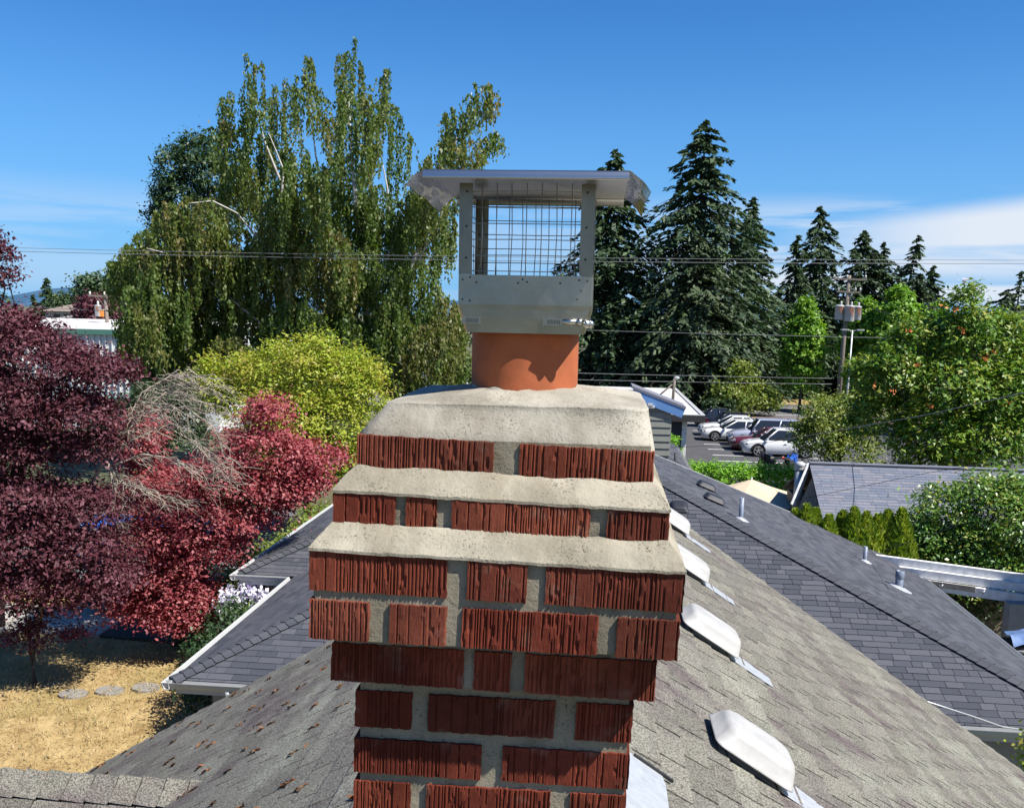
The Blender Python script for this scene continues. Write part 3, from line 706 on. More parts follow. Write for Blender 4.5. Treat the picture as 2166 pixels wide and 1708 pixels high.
# crown: steep shoulder, then a gentle dome up to the flue
def crownf():
    mb = MB(); yo, ho = ROW[0][0]-.001, .2295
    prof = [(0, 0), (.009, .015), (.021, .029), (.033, .043), (.0385, .0508), (.0405, .0530), (.0430, .0540), (.0465, .0546), (.085, .0600), (.112, .067), (.150, .074)]
    rings = []
    fx, fy = -.128, 1.637
    n = 96
    def sq(h, r, th):
        c, s_ = math.cos(th), math.sin(th); e = 2/(2+r)
        m_ = (abs(c)**(2/e*1.0)+abs(s_)**(2/e))**(-e/2); return h*c*m_, h*s_*m_
    for i, (ins, up) in enumerate(prof):
        ring = []; t_ = i/(len(prof)-1)
        cx = XC+(fx-XC)*t_**2; cy = YC+(fy-YC)*t_**2
        for k in range(n):
            th = 2*math.pi*(k+.5)/n
            if i < 1: pw = 40
            elif i < 8: pw = 20
            else: pw = (9, 2.5, .3)[min(2, i-8)]
            x, y = sq(1.0, pw, th)
            il, ir = ins*.95, ins*(.25+.75*max(0, t_-.5)*2); jf, jb = ins, ins*(.55+.45*t_)
            x = -il/2*0+x*(ho-(il+ir)/2)+(il-ir)/2*(1-t_); y = y*(ho-(jf+jb)/2)+(jf-jb)/2*(1-t_)
            z = 7.809-.026*x*(1-t_)**3+up+(vn(k*.35, i*.9)-.5)*.004*(i > 0)+(vn(k*.9+7, i*1.3)-.5)*.002*(i > 0)
            ring.append(Vector((cx+x, cy+y, z)))
        rings.append(ring)
    low = [v-Vector((0, 0, .008)) for v in rings[0]]
    mb.loft([low]+rings, 0, False, True, True); return mb.build('mortar_crown', M['crown'], chim)
crownf()
for ch_ in chim.children:      # the whole stack leans a little to the right
    n = len(ch_.data.vertices); co = np.empty(n*3); ch_.data.vertices.foreach_get('co', co); co = co.reshape(-1, 3)
    co[:, 0] += np.where(co[:, 2]+6.2 > 7.0, .027*(co[:, 2]+6.2-7.37), -.010); ch_.data.vertices.foreach_set('co', co.reshape(-1)); ch_.data.update()
FX, FY = -.128, 1.637
mb = MB(); rf = .0915
mb.loft([circ((FX, FY), rf, z, 48) for z in (7.84, 7.90, 7.98)], 0, False, False, True)
mb.loft([circ((FX, FY), rf-.014, z, 48) for z in (7.98, 7.84)], 0, False, False, True)
mb.loft([circ((FX, FY), rf, 7.98, 48), circ((FX, FY), rf-.014, 7.98, 48)], 0, False, False)
flue = mb.build('flue_tile', M['flue'], chim)
# mortar smeared round the foot of the tile
mb = MB(); rings = []
for i, (dr, dz) in enumerate(((.010, -.003), (.006, .001), (.0025, .006), (.0008, .010))):
    rings.append([Vector((FX+(rf+dr)*math.cos(2*math.pi*k/64), FY+(rf+dr)*math.sin(2*math.pi*k/64), 7.876+dz*(.1+1.3*vn(k*.30, 2)**2)+.0)) for k in range(64)])
mb.loft(rings, 0, False, False, True); mb.build('mortar_smear', M['crown'], chim)

# ------------------------------------------------------------------ chimney cap
capx, capy, hb = -.1225, 1.6365, .1068
cap = empty('chimney_cap', (capx, capy, 7.97), 'square stainless steel chimney cap with wire mesh sides clamped on the clay flue', 'chimney cap')
mb = MB()
def oct2(h, k, ch, z): return [(capx-h+ch, capy-k, z), (capx+h-ch, capy-k, z), (capx+h, capy-k+ch, z), (capx+h, capy+k-ch, z), (capx+h-ch, capy+k, z), (capx-h+ch, capy+k, z), (capx-h, capy+k-ch, z), (capx-h, capy-k+ch, z)]
def oct_(h, ch, z): return [(capx-h+ch, capy-h, z), (capx+h-ch, capy-h, z), (capx+h, capy-h+ch, z), (capx+h, capy+h-ch, z), (capx+h-ch, capy+h, z), (capx-h+ch, capy+h, z), (capx-h, capy+h-ch, z), (capx-h, capy-h+ch, z)]
mb.loft([oct_(hb, .001, 8.064), oct_(hb, .001, 8.018), oct2(hb-.0005, hb-.0005, .003, 8.010), oct2(hb-.0045, hb-.001, .005, 7.996), oct2(hb-.0115, hb-.0025, .004, 7.973)], 0, False, False)
mb.loft([oct_(hb-.0016, .001, 8.064), oct_(hb-.0016, .001, 8.018), oct2(hb-.013, hb-.004, .004, 7.973)], 0, False, False)
mb.build('base_band', M['steel'], cap)
for sx in (-1, 1):
    for sy in (-1, 1):
        mb = MB(); x = capx+sx*hb; y = capy+sy*hb; w = .0215
        mb.box((min(x, x-sx*w), min(y, y-sy*.0012), 8.0645), (max(x, x-sx*w), max(y, y-sy*.0012), 8.205))
        mb.box((min(x, x-sx*.0012), min(y-sy*.0013, y-sy*w), 8.0645), (max(x, x-sx*.0012), max(y-sy*.0013, y-sy*w), 8.205))
        mb.build('corner_post', M['post_steel'], cap)
for s, (dx, dy) in enumerate(((0, -1), (1, 0), (0, 1), (-1, 0))):
    mb = MB(); h = hb-.003
    def P3(a, z, off=0):
        return Vector((capx+dx*(h+off)+(-dy if dx == 0 else 0)*a, capy+dy*(h+off)+(dx if dy == 0 else 0)*a, z)) if False else (Vector((capx+a, capy+dy*(h+off), z)) if dx == 0 else Vector((capx+dx*(h+off), capy+a, z)))
    for k in range(9):
        a = -.0945+k*.0236; b0 = random.uniform(-.0015, .0015); mb.tube([P3(a+b0, 8.06), P3(a-b0, 8.13), P3(a+b0*.5, 8.206)], .0008, 5)
    for k in range(6):
        z = 8.070+k*.0245; j = random.uniform(-.0008, .0008); mb.tube([P3(-.104, z+j, .0018), P3(0, z-j, .0018), P3(.104, z+j*.4, .0018)], .0008, 5)
    mb.build('wire_screen', M['wire_steel'], cap)
lx0, lx1, ly0, ly1, lz = -.276, .034, 1.474, 1.80, 8.2065
mb = MB()
mb.add([(lx0, ly0, lz+.010), (lx1, ly0, lz+.010), (lx1, ly1, lz+.010), (lx0, ly1, lz+.010), (capx, (ly0+ly1)/2, lz+.018)], [(0, 1, 4), (1, 2, 4), (2, 3, 4), (3, 0, 4)])
mb.add([(lx0, ly0, lz+.009), (lx1, ly0, lz+.009), (lx1, ly1, lz+.009), (lx0, ly1, lz+.009), (capx, (ly0+ly1)/2, lz+.017)], [(4, 1, 0), (4, 2, 1), (4, 3, 2), (4, 0, 3)])
lid = mb.build('lid', M['lid_steel'], cap)
mb = MB()   # front and back lips, rolled
for y, s in ((ly0, -1), (ly1, 1)):
    pr = [(0, .010), (.006, .0095), (.0095, .006), (.011, -.001), (.0115, -.0035), (.0095, -.0042)]
    A = [Vector((lx0, y+s*a, lz+b_)) for a, b_ in pr]; B = [Vector((lx1, y+s*a, lz+b_)) for a, b_ in pr]
    mb = MB(); mb.add(A+B, [(i, i+1, i+7, i+6) for i in range(5)], 0, True); mb.build('lid_lip', M['lid_steel'], cap)
for s, x in ((-1, lx0), (1, lx1)):
    mb = MB(); out = .034; dn = .020
    def fl(a, b):
        y = (ly0-.008*b)+(ly1-ly0+.016*b)*a; bend = b**1.5
        wob = (vn(a*5+s*3, b*3)-.5)*.016*b
        return Vector((x+s*(out*b), y, lz+.010-dn*bend+wob-.012*b*(abs(a-.5)*2)**4))
    mb.grid(fl, 14, 8)
    mb.build('lid_flange', M['flange_steel'], cap)
mb = MB()   # rivets
for a, z in ((-.100, 8.056), (-.088, 8.060), (-.078, 8.052), (-.100, 8.025), (-.088, 8.023), (-.011, 8.052), (-.004, 8.058), (.003, 8.054), (.056, 8.053), (.086, 8.058), (.099, 8.057), (.090, 8.042), (.084, 8.029)):
    mb.sphere((capx+a, capy-hb-.0004, z), .0016, 6, 4)
for z in (8.09, 8.139, 8.192):
    for a in (-.095, .0945): mb.sphere((capx+a, capy-hb-.0004, z), .0019, 6, 4)
mb.build('rivet', M['dark_rivet'], cap)
for x0, x1, tag_ in ((-.101, -.069, 0), (.030, .064, 1)):
    mb = MB(); yb = capy-hb-.0022
    mb.box((capx+x0, yb, 7.9865), (capx+x1, yb+.003, 7.9975)); mb.f = mb.f
    st = mb.build('hose_clamp', M['steel'], cap)
    mb = MB()
    for k in range(8): mb.box((capx+x0+.008+k*.0026, yb-.0006, 7.989), (capx+x0+.0092+k*.0026, yb-.0001, 7.9955))
    mb.build('clamp_slots', M['dark_rivet'], st)
    if tag_:
        mb = MB(); mb.tube([(capx+.062, yb-.003, 7.993), (capx+.085, yb-.003, 7.993)], .0042, 10); mb.tube([(capx+.0855, yb-.003, 7.993), (capx+.092, yb-.003, 7.993)], .0058, 6)
        mb.tube([(capx+.094, yb+.006, 7.990), (capx+.105, yb+.006, 7.990)], .0065, 10); mb.sphere((capx+.106, yb+.006, 7.990), .0062, 10, 6)
        mb.build('clamp_screw', M['lid_steel'], st)

# ------------------------------------------------------------------ roof vents, flashing
def roofM(face, s, t_):
    return face.p(s, t_), Matrix((face.T, face.S, face.N)).transposed()   # local x down the slope, y along the ridge, z out of the roof
def roof_vent(label, face, s, t_, L=.43, W=.35, hood='vent_white', fl='galv', group='roof vents', flange=.30):
    loc, rot = roofM(face, s, t_)
    if rot.determinant() < 0: rot = Matrix((face.T, -face.S, face.N)).transposed()
    e = empty('roof_vent', loc, label, 'roof vent', group, rot=rot)
    k = L/.52
    MB().loft([rrect(L, W, .05, .046*k), rrect(L+.014, W+.014, .05, .050*k), rrect(L+.014, W+.014, .05, .056*k), rrect(L, W, .05, .062*k), rrect(L*.90, W*.86, .06, .135*k), rrect(L*.86, W*.80, .07, .155*k), rrect(L*.78, W*.71, .07, .166*k), rrect(L*.4, W*.4, .05, .170*k)], 0, True, True, False).build('hood', M[hood], e, True)
    for p in e.children[0].data.polygons: p.use_smooth = len(p.vertices) == 4
    MB().loft([rrect(L*.62, W*.62, .04, .006), rrect(L*.55, W*.55, .04, .052*k)], 0, False, False).build('throat', M['vent_inside'], e, True)
    mb = MB(); mb.add([(-L*.42, -W*.45, .011), (L*.5+flange, -W*.45, .011), (L*.5+flange, W*.02, .011), (-L*.42, W*.45, .011)], [(0, 1, 2, 3)])
    mb.build('flange', M[fl], e, True)
    for sx_ in (-.44, .44):
        for sy_ in (-.36, .36): MB().sphere((L*sx_, W*sy_, .100*k), .007, 6, 4).build('rivet', M['dark_rivet'], e, True)
    return e
nR = FR.N
for i, (u, v, lab) in enumerate(((1582, 1592, 'nearest and largest white box vent, low on the worn grey roof'), (1506, 1345, 'second white box vent up the worn roof, half hidden by the chimney corbel'),
        (1470, 1205, 'third white box vent, just showing right of the lowest mortar slope'), (1437, 1105, 'farthest white box vent, peeping out beside the upper brick steps'))):
    q = onpl(u, v, FR.p(0, 0, .12), nR); s, t_ = FR.st(q)
    roof_vent(lab, FR, s, .97+(.0), )
    COL.objects[-1] if False else None
# correct each along the ridge to its own place
vents = [o for o in COL.objects if o.name.startswith('roof_vent')]
for o_, (Yv, Xv) in zip(vents, ((4.42, .775), (6.20, .775), (8.0, .775), (9.8, .775))):
    s, t_ = FR.st((Xv, Yv, ZR-sR*(Xv-XR))); o_.location = FR.p(s, t_)
e = empty('metal_flashing', FR.p(3.2, .3), 'sheet of pale metal flashing lying on the worn roof behind the chimney shaft', 'flashing')
pts = [FR.st(onpl(u, v, FR.O, nR)) for u, v in ((1290, 1560), (1335, 1603), (1396, 1645), (1404, 1668), (1415, 1760), (1290, 1760))]
mb = MB(); n = len(pts); mb.add([FR.p(a, b_, .016) for a, b_ in pts]+[FR.p(a, b_, .004) for a, b_ in pts], [tuple(range(n))]+[(i, i+n, (i+1) % n+n, (i+1) % n) for i in range(n)])
mb.build('sheet', M['galv'], e)
mb = MB(); mb.beam(FR.p(*pts[1], .02), FR.p(*[pts[2][i]+(pts[2][i]-pts[1][i])*.35 for i in (0, 1)], .02), .012, .012); mb.build('dark_gap_strip', M['black'], e)  # black strip put in for the dark gap along the sheet's top edge

# ================================================================== NEIGHBOURING HOUSE (charcoal hip roof)
ze, sN = 2.3, .39; XLn, XRn, YN, YF = -6.45, 7.5, 13.5, 23.6
XM = (XLn+XRn)/2; hw = (XRn-XLn)/2; ZM = ze+hw*sN; cN = math.hypot(1, sN)
nb = empty('neighbour_house', (XM, 18, 0), 'long house with charcoal shingled hip roof and white gutters beyond the worn roof', 'house')
FN = Face((XM, YN+hw, ZM), (1, 0, 0), (0, -1/cN, -sN/cN), [(0, 0), (hw, hw*cN), (-hw, hw*cN)])
FRn = Face((XM, 0, ZM), (0, 1, 0), (1/cN, 0, -sN/cN), [(YN+hw, 0), (YF, 0), (YF, hw*cN), (YN, hw*cN)])
FLn = Face((XM, 0, ZM), (0, 1, 0), (-1/cN, 0, -sN/cN), [(YN+hw, 0), (YF, 0), (YF, hw*cN), (YN, hw*cN)])
# second, farther wing on the left
X2, Y2, X2r = -7.75, 19.5, -2.6; h2 = X2r-X2; Z2 = ze+h2*sN
F2N = Face((X2r, Y2+h2, Z2), (1, 0, 0), (0, -1/cN, -sN/cN), [(0, 0), (h2, h2*cN), (-h2, h2*cN)])
F2L = Face((X2r, 0, Z2), (0, 1, 0), (-1/cN, 0, -sN/cN), [(Y2+h2, 0), (36, 0), (36, h2*cN), (Y2, h2*cN)])
mb = MB(); [f.deck(mb, .12) for f in (FN, FRn, FLn, F2N, F2L)]
nroof = mb.build('roof', M['dark_deck'], nb)
ww = lambda r: r.choice((.16, .22, .28, .33, .40, .45)); of = lambda k, r: r.uniform(0, .35)
tb = []
for i, f in enumerate((FN, FRn, FLn, F2N, F2L)): tb += tabs(f, .143, ww, .008, of, 20+i, jz=.006, thick=.007)
lay(nroof, tb, M['dark_shingle'], 292)
dn = lambda f: f.T
caps(nroof, (XM, YN+hw, ZM+.004), (XRn, YN, ze+.004), Vector((.55, .55, -.12)).normalized(), Vector((-.55, -.55, -.12)).normalized(), M['cap_shingle'], .165, .17, kmax=66)
caps(nroof, (XM, YN+hw, ZM+.004), (XLn, YN, ze+.004), Vector((-.55, .55, -.12)).normalized(), Vector((.55, -.55, -.12)).normalized(), M['cap_shingle'], .165, .17, kmax=66)
caps(nroof, (X2r, Y2+h2, Z2+.004), (X2, Y2, ze+.004), Vector((-.55, .55, -.12)).normalized(), Vector((.55, -.55, -.12)).normalized(), M['cap_shingle'], .165, .17, kmax=50)
mb = MB()
mb.box((XLn+.45, YN+.45, 0), (XRn-.45, YF-.1, ze-.15)); mb.box((X2+.45, Y2+.5, 0), (X2r+3, 36, ze-.16))
mb.add([(XLn+.45, YF-.1, ze-.15), (XRn-.45, YF-.1, ze-.15), (XM, YF-.1, ZM-.2)], [(0, 1, 2)])
mb.build('wall', M['wall_grey'], nb)
def gutter(p, q, out, parent=nb, name='gutter'):
    p, q, out = Vector(p), Vector(q), Vector(out); mb = MB()
    pr = [(0, -.01), (0, -.11), (.07, -.12), (.10, -.075), (.115, -.01), (.125, -.004), (.125, -.012), (.108, -.02), (.09, -.08), (.066, -.108), (.006, -.1), (.006, -.01)]
    mb.loft([[x+out*a+Vector((0, 0, b_)) for a, b_ in pr] for x in (p, q)]); return mb.build(name, M['white_paint'], parent)
gutter((XLn-.13, YN, ze), (XRn+.13, YN, ze), (0, -1, 0)); gutter((XLn, YN-.13, ze), (XLn, Y2-.02, ze), (-1, 0, 0)); gutter((XRn, YN-.13, ze), (XRn, YF, ze), (1, 0, 0))
gutter((X2-.13, Y2, ze), (XLn-.14, Y2, ze), (0, -1, 0)); gutter((X2, Y2-.13, ze), (X2, 36, ze), (-1, 0, 0))
mb = MB(); mb.beam((XLn+.05, YN+.02, ze-.14), (XRn-.05, YN+.02, ze-.14), .03, .16); mb.build('fascia', M['white_paint'], nb); mb = MB(); mb.beam((X2+.05, Y2+.02, ze-.15), (XLn-.02, Y2+.02, ze-.15), .03, .16); mb.build('fascia', M['white_paint'], nb)
mb = MB(); mb.beam((XRn, YF+.03, ze-.06), (XM, YF+.03, ZM-.06), .04, .16); mb.build('fascia', M['white_paint'], nb)
dp = atY(487, 1440, YN+.05)
mb = MB(); mb.tube([(dp.x, YN-.06, ze-.11), (dp.x, YN-.04, ze-.24), (dp.x+.02, YN+.3, ze-.45), (dp.x+.02, YN+.41, ze-.6), (dp.x+.02, YN+.41, .1)], .045, 8); mb.build('downspout', M['white_paint'], nb)
# pipes and vents standing on it
def pipe_vent(label, face, u0, v0, vtop, r, group='plumbing pipes on the charcoal roof', collar=False, mat='pipe'):
    b = onpl(u0, v0, face.O, face.N); H = (v0-vtop)/FPX*(project(b)[2])*1.02
    e = empty('vent_pipe', b, label, 'vent pipe', group); mb = MB()
    mb.loft([circ((b.x, b.y), r, z, 16) for z in (b.z-.1, b.z+H)]+[circ((b.x, b.y), r*.82, b.z+H, 16), circ((b.x, b.y), r*.82, b.z+H-.12, 16)], 0, False, True, False)
    p = mb.build('pipe', M[mat], e)
    for f in p.data.polygons: f.use_smooth = len(f.vertices) == 4
    if collar:
        mb = MB(); mb.loft([circ((b.x, b.y), r*a, b.z+H*k, 16) for a, k in ((1.0, .52), (1.14, .60), (1.14, .985), (1.0, 1.004))], 0, False, False, True); mb.build('collar', M[mat], p)
    s, t_ = face.st(b); w = r*1.9
    mb = MB(); mb.loft([[face.p(s+x*w*a, t_+y*w*a+dd, h) for x, y in [(math.cos(2*math.pi*k/12), math.sin(2*math.pi*k/12)) for k in range(12)]] for a, h, dd in ((1.7, .010, .03), (1.6, .018, .03), (.62, .05, 0))], 0, False, False, True); mb.build('flashing', M['galv' if mat == 'pipe' else 'black_vent'], e)
    return e
pipe_vent('slim blue grey vent pipe nearest the umbrella on the charcoal roof', FRn, 1567, 1098, 1052, .045)
pipe_vent('shortest slim grey vent pipe, alone in the middle of the charcoal roof slope', FRn, 1829, 1187, 1155, .042)
pipe_vent('thick grey vent pipe with collar on the charcoal roof slope', FRn, 1901, 1243, 1206, .075, collar=True)
for (u, v, lab, f) in ((1496, 1024, 'upper of two dark low box vents near the top of the charcoal roof', FRn), (1513, 1051, 'lower of two dark low box vents near the top of the charcoal roof', FRn)):
    q = onpl(u, v, f.p(0, 0, .1), f.N); s, t_ = f.st(q); roof_vent(lab, f, s, t_, .42, .40, 'black_vent', 'dark_trim', 'dark vents on the charcoal roof', .12)
q = onpl(1437, 1068, FN.p(0, 0, .08), FN.N); s, t_ = FN.st(q); roof_vent('dark square box vent on the charcoal hip beside the chimney steps', FN, s, t_, .34, .34, 'black_vent', 'dark_trim', 'dark vents on the charcoal roof', .04)

# ------------------------------------------------------------------ wing farther back with blue fascia, grey siding block, black pipe
wing = empty('rear_wing', (0, 38, 0), 'low charcoal roofed wing with bright blue gable trim behind the chimney', 'house')
xw, yw0, yw1, xwr = 3.6, 33.2, 44, -2.4; zw = ze+(xw-xwr)*.42; cw = math.hypot(1, .42)
FW = Face((xwr, 0, zw), (0, 1, 0), (1/cw, 0, -.42/cw), [(yw0, 0), (yw1, 0), (yw1, (xw-xwr)*cw), (yw0, (xw-xwr)*cw)])
FW2 = Face((xwr, 0, zw), (0, 1, 0), (-1/cw, 0, -.42/cw), [(yw0, 0), (yw1, 0), (yw1, 3*cw), (yw0, 3*cw)])
mb = MB(); FW.deck(mb, .1); FW2.deck(mb, .1); wr = mb.build('roof', M['dark_deck'], wing)
lay(wr, tabs(FW, .19, lambda r: r.uniform(.3, .6), .008, of, 41), M['dark_shingle'], 60)
mb = MB(); mb.box((xwr-2.6, yw0+.4, 0), (xw-.4, yw1, ze-.1)); mb.add([(xwr-2.6, yw0+.4, ze-.1), (xw-.4, yw0+.4, ze-.1), (xwr, yw0+.4, zw-.3)], [(0, 1, 2)]); mb.build('wall', M['siding'], wing)
mb = MB(); mb.beam((xwr, yw0-.03, zw-.17), (xw, yw0-.03, ze-.17), .32, .05, (0, 1, 0)); mb.beam((xwr, yw0-.03, zw-.17), (xwr-3, yw0-.03, zw-1.43), .32, .05, (0, 1, 0))
mb.v = [tuple(v) for v in mb.v]; mb.build('blue_fascia', M['blue_trim'], wing)
gutter((xw, yw0, ze), (xw, yw1, ze), (1, 0, 0), wing)
pipe_vent('thin black vent pipe on the low wing roof near the parking lot', FW, 1428, 975, 957, .05, None, False, 'black_vent')
blk = empty('siding_block', (1.5, 38, 2.8), 'grey green lap sided upper storey with blue eave trim behind the chimney crown', 'building')
xs1 = atY(1421, 880, 36).x; yb0 = 36.0
zt_at = lambda x: atY(1440, 866, 36).z+(xs1-x)*.36
mb = MB(); mb.add([(-4, yb0+.06, 2.9), (xs1-.02, yb0+.06, 2.6), (xs1-.02, yb0+.06, zt_at(xs1)-.1), (1.35, yb0+.06, zt_at(1.35)-.1), (-1.5, yb0+.06, 3.4), (-4, yb0+.06, 3.3)], [(0, 1, 2, 3, 4, 5)])
mb.add([(xs1-.02, yb0+.06, 2.6), (xs1-.02, yb0+5, 2.6), (xs1-.02, yb0+5, zt_at(xs1)-.1), (xs1-.02, yb0+.06, zt_at(xs1)-.1)], [(0, 1, 2, 3)])
mb.build('wall', M['siding'], blk)
z = 2.9
while z < zt_at(1.4):
    xl = 1.3; zz1 = z+.27
    if zz1 > zt_at(xs1)-.25: xr_ = xs1-(zz1-(zt_at(xs1)-.25))/.36
    else: xr_ = xs1
    if xr_ > 0:
        mb = MB(); mb.add([(xl, yb0-.012, z), (xr_, yb0-.012, z), (xr_, yb0+.03, z+.29), (xl, yb0+.03, z+.29), (xl, yb0+.05, z), (xr_, yb0+.05, z)], [(0, 1, 2, 3), (0, 4, 5, 1), (1, 5, 2)]); mb.build('siding_board', M['siding'], blk)
    z += .27
xpk = atY(1336, 830, 36).x
mb = MB(); mb.beam((xpk, yb0-.07, zt_at(xpk)+.02), (xs1+.42, yb0-.07, zt_at(xs1+.42)+.02), .36, .06, (0, 1, 0)); mb.build('blue_fascia', M['blue_trim'], blk)
mb = MB(); mb.beam((xpk, yb0+.75, zt_at(xpk)+.25), (xs1+.50, yb0+.75, zt_at(xs1+.50)+.25), 1.75, .09, (0, 0, 1)); mb.build('roof', M['blue_shingle'], blk)
fl_ = atY(1370, 858, 35.4); mb = MB(); mb.box((fl_.x-.4, 35.62, fl_.z-.10), (fl_.x+.28, 35.9, fl_.z-.02)); mb.box((fl_.x+.02, 35.6, fl_.z-.02), (fl_.x+.2, 35.85, fl_.z+.06)); mb.build('flood_light', M['white_paint'], blk)
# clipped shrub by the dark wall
p = atY(1424, 955, 47)
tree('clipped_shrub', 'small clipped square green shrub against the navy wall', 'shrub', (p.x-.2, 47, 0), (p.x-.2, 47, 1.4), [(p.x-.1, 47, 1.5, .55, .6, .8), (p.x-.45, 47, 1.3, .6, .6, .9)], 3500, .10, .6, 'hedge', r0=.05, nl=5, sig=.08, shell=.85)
# flat white roofed building by the lot
fb = empty('flat_roof_building', (2, 58, 0), 'navy walled building with flat white roof beside the parking lot', 'building')
xk = atY(1447, 900, 50.6).x; xo = atY(1491, 876, 50).x; xfar = 5.4
mb = MB(); mb.box((-12, 50.6, 0), (xk, 68, 2.72)); mb.build('wall', M['navy'], fb)
mb = MB(); mb.add([(-12, 50, 3.06), (xo, 50, 3.06), (xo-.3, 70, 3.06), (-12, 70, 3.06)], [(0, 1, 2, 3)]); mb.build('roof', M['white_roof'], fb)
mb = MB(); mb.box((-12, 49.98, 2.74), (xo+.02, 50.12, 3.09)); mb.box((xo-.12, 50.12, 2.74), (xo+.03, 70, 3.09)); mb.box((-12, 50.12, 2.74), (xo-.13, 70, 2.80)); mb.build('roof_edge', M['dark_trim'], fb)
mb = MB(); mb.box((-12, 50, 3.092), (xo+.03, 50.25, 3.12)); mb.box((xo-.18, 50.26, 3.092), (xo+.04, 70, 3.12)); mb.build('parapet_cap', M['white_paint'], fb)
mb = MB(); mb.beam((xk+.02, 50.55, 0), (xk+.02, 50.55, 2.73), .25, .1, (0, 1, 0)); mb.build('corner_board', M['old_white'], fb)
q = atZ(1423, 846, 3.1)
e = empty('roof_mast', (q.x, q.y, 3.06), 'short wooden mast with a brace and cable head on the flat white roof', 'mast')
tp_ = atY(1427, 801, q.y); mb = MB(); mb.tube([(q.x, q.y, 3.06), tp_], .09, 8); mb.build('post', M['wood_pole'], e)
mb = MB(); mb.tube([tp_.lerp(q, .18), (q.x-.9, q.y, tp_.z-1.1)], .05, 6); mb.build('brace', M['wood_pole'], e)
mb = MB(); mb.sphere(tp_+Vector((.12, 0, .06)), .14, 8, 5, (1.3, .8, .8)); mb.build('cable_head', M['transformer'], e)

# ------------------------------------------------------------------ garage with blue grey roof
gr = empty('garage', (9, 26.5, 0), 'garage with blue grey shingled gable roof and brown gable wall, right of the umbrella', 'garage')
pr_ = atY(1712, 979, 28); zr = pr_.z; xg = pr_.x
pe = atY(1735, 1103, 25); sg = (zr-pe.z)/3.0; cg = math.hypot(1, sg)
FG = Face((xg, 28, zr), (1, 0, 0), (0, -1/cg, -sg/cg), [(0, 0), (7.5, 0), (7.5, 3.6*cg), (-.25, 3.6*cg)])
FG2 = Face((xg, 28, zr), (1, 0, 0), (0, 1/cg, -sg/cg), [(0, 0), (7.5, 0), (7.5, 3.6*cg), (0, 3.6*cg)])
mb = MB(); FG.deck(mb, .08); FG2.deck(mb, .08); grf = mb.build('roof', M['dark_deck'], gr)
lay(grf, tabs(FG, .150, lambda r: r.uniform(.25, .5), .006, of, 51, jz=.004), M['blue_shingle'], 290)
mb = MB(); mb.beam((xg, 28, zr+.02), (xg+7.5, 28, zr+.02), .26, .03); mb.build('ridge_cap', M['blue_shingle'], grf)
# gable wall swung toward the camera so its face shows
g0 = atY(1735, 1105, 25.0); g1 = atY(1676, 1068, 27.2)
mb = MB(); mb.add([(xg+.18, 27.9, zr-.12), (g1.x+.15, g1.y, g1.z-.1), (g1.x+.15, g1.y, 0), (g0.x+.12, g0.y-.4, 0), (g0.x+.12, g0.y-.4, pe.z-.2)], [(0, 1, 2, 3, 4)]); mb.box((g0.x+.3, 24.8, 0), (xg+7.4, 31, pe.z-.2)); mb.build('gable_wall', M['gable_brown'], gr)
mb = MB(); mb.beam((xg, 28, zr-.05), (g1.x, g1.y, g1.z-.02), .05, .20); mb.build('barge_board', M['old_white'], gr)
q = atY(1697, 985, 28.1)
e = empty('metal_flue', (q.x, 28.4, q.z-.9), 'white metal flue with capped top at the garage gable', 'flue'); mb = MB()
mb.tube([(q.x, 28.4, q.z-1.4), (q.x, 28.4, q.z-.10)], .13, 12); mb.build('pipe', M['galv'], e)
mb = MB(); mb.loft([circ((q.x, 28.4), r_, q.z+z_, 14) for r_, z_ in ((.16, -.16), (.18, -.13), (.13, -.07), (.15, -.05), (.15, .03), (.08, .08))], 0, True, True, True); mb.build('cap', M['white_paint'], e)
# ------------------------------------------------------------------ umbrella
q = atY(1590, 1013, 32)
um = empty('patio_umbrella', (q.x, 32, 0), 'beige eight sided patio umbrella open in front of the laurel hedge', 'umbrella')
ru = 2.05
for k in range(8):
    a0, a1 = R(22.5+45*k), R(67.5+45*k); mb = MB(); z0 = q.z-.62
    e0 = Vector((q.x+ru*math.cos(a0), 32+ru*math.sin(a0), z0)); e1 = Vector((q.x+ru*math.cos(a1), 32+ru*math.sin(a1), z0)); tpq = Vector((q.x, 32, q.z))
    def fu(a, b):
        p_ = e0.lerp(e1, a); p_ = tpq.lerp(p_, b); p_.z -= .05*math.sin(math.pi*b)-.03*math.sin(math.pi*a)*0; return p_
    mb.grid(lambda a, b: fu(a, max(.02, b)), 4, 6); mb.grid(lambda a, b: fu(a, 1)-Vector((0, 0, .12*b)), 4, 1); mb.build('canopy_panel', M['umbrella'], um)
mb = MB(); mb.tube([(q.x, 32, .02), (q.x, 32, q.z+.07)], .025, 8); mb.build('pole', M['white_paint'], um)
mb = MB(); mb.loft([circ((q.x, 32), r_, z_, 16) for r_, z_ in ((.3, .0), (.3, .06), (.05, .10))]); mb.build('base', M['dark_trim'], um)
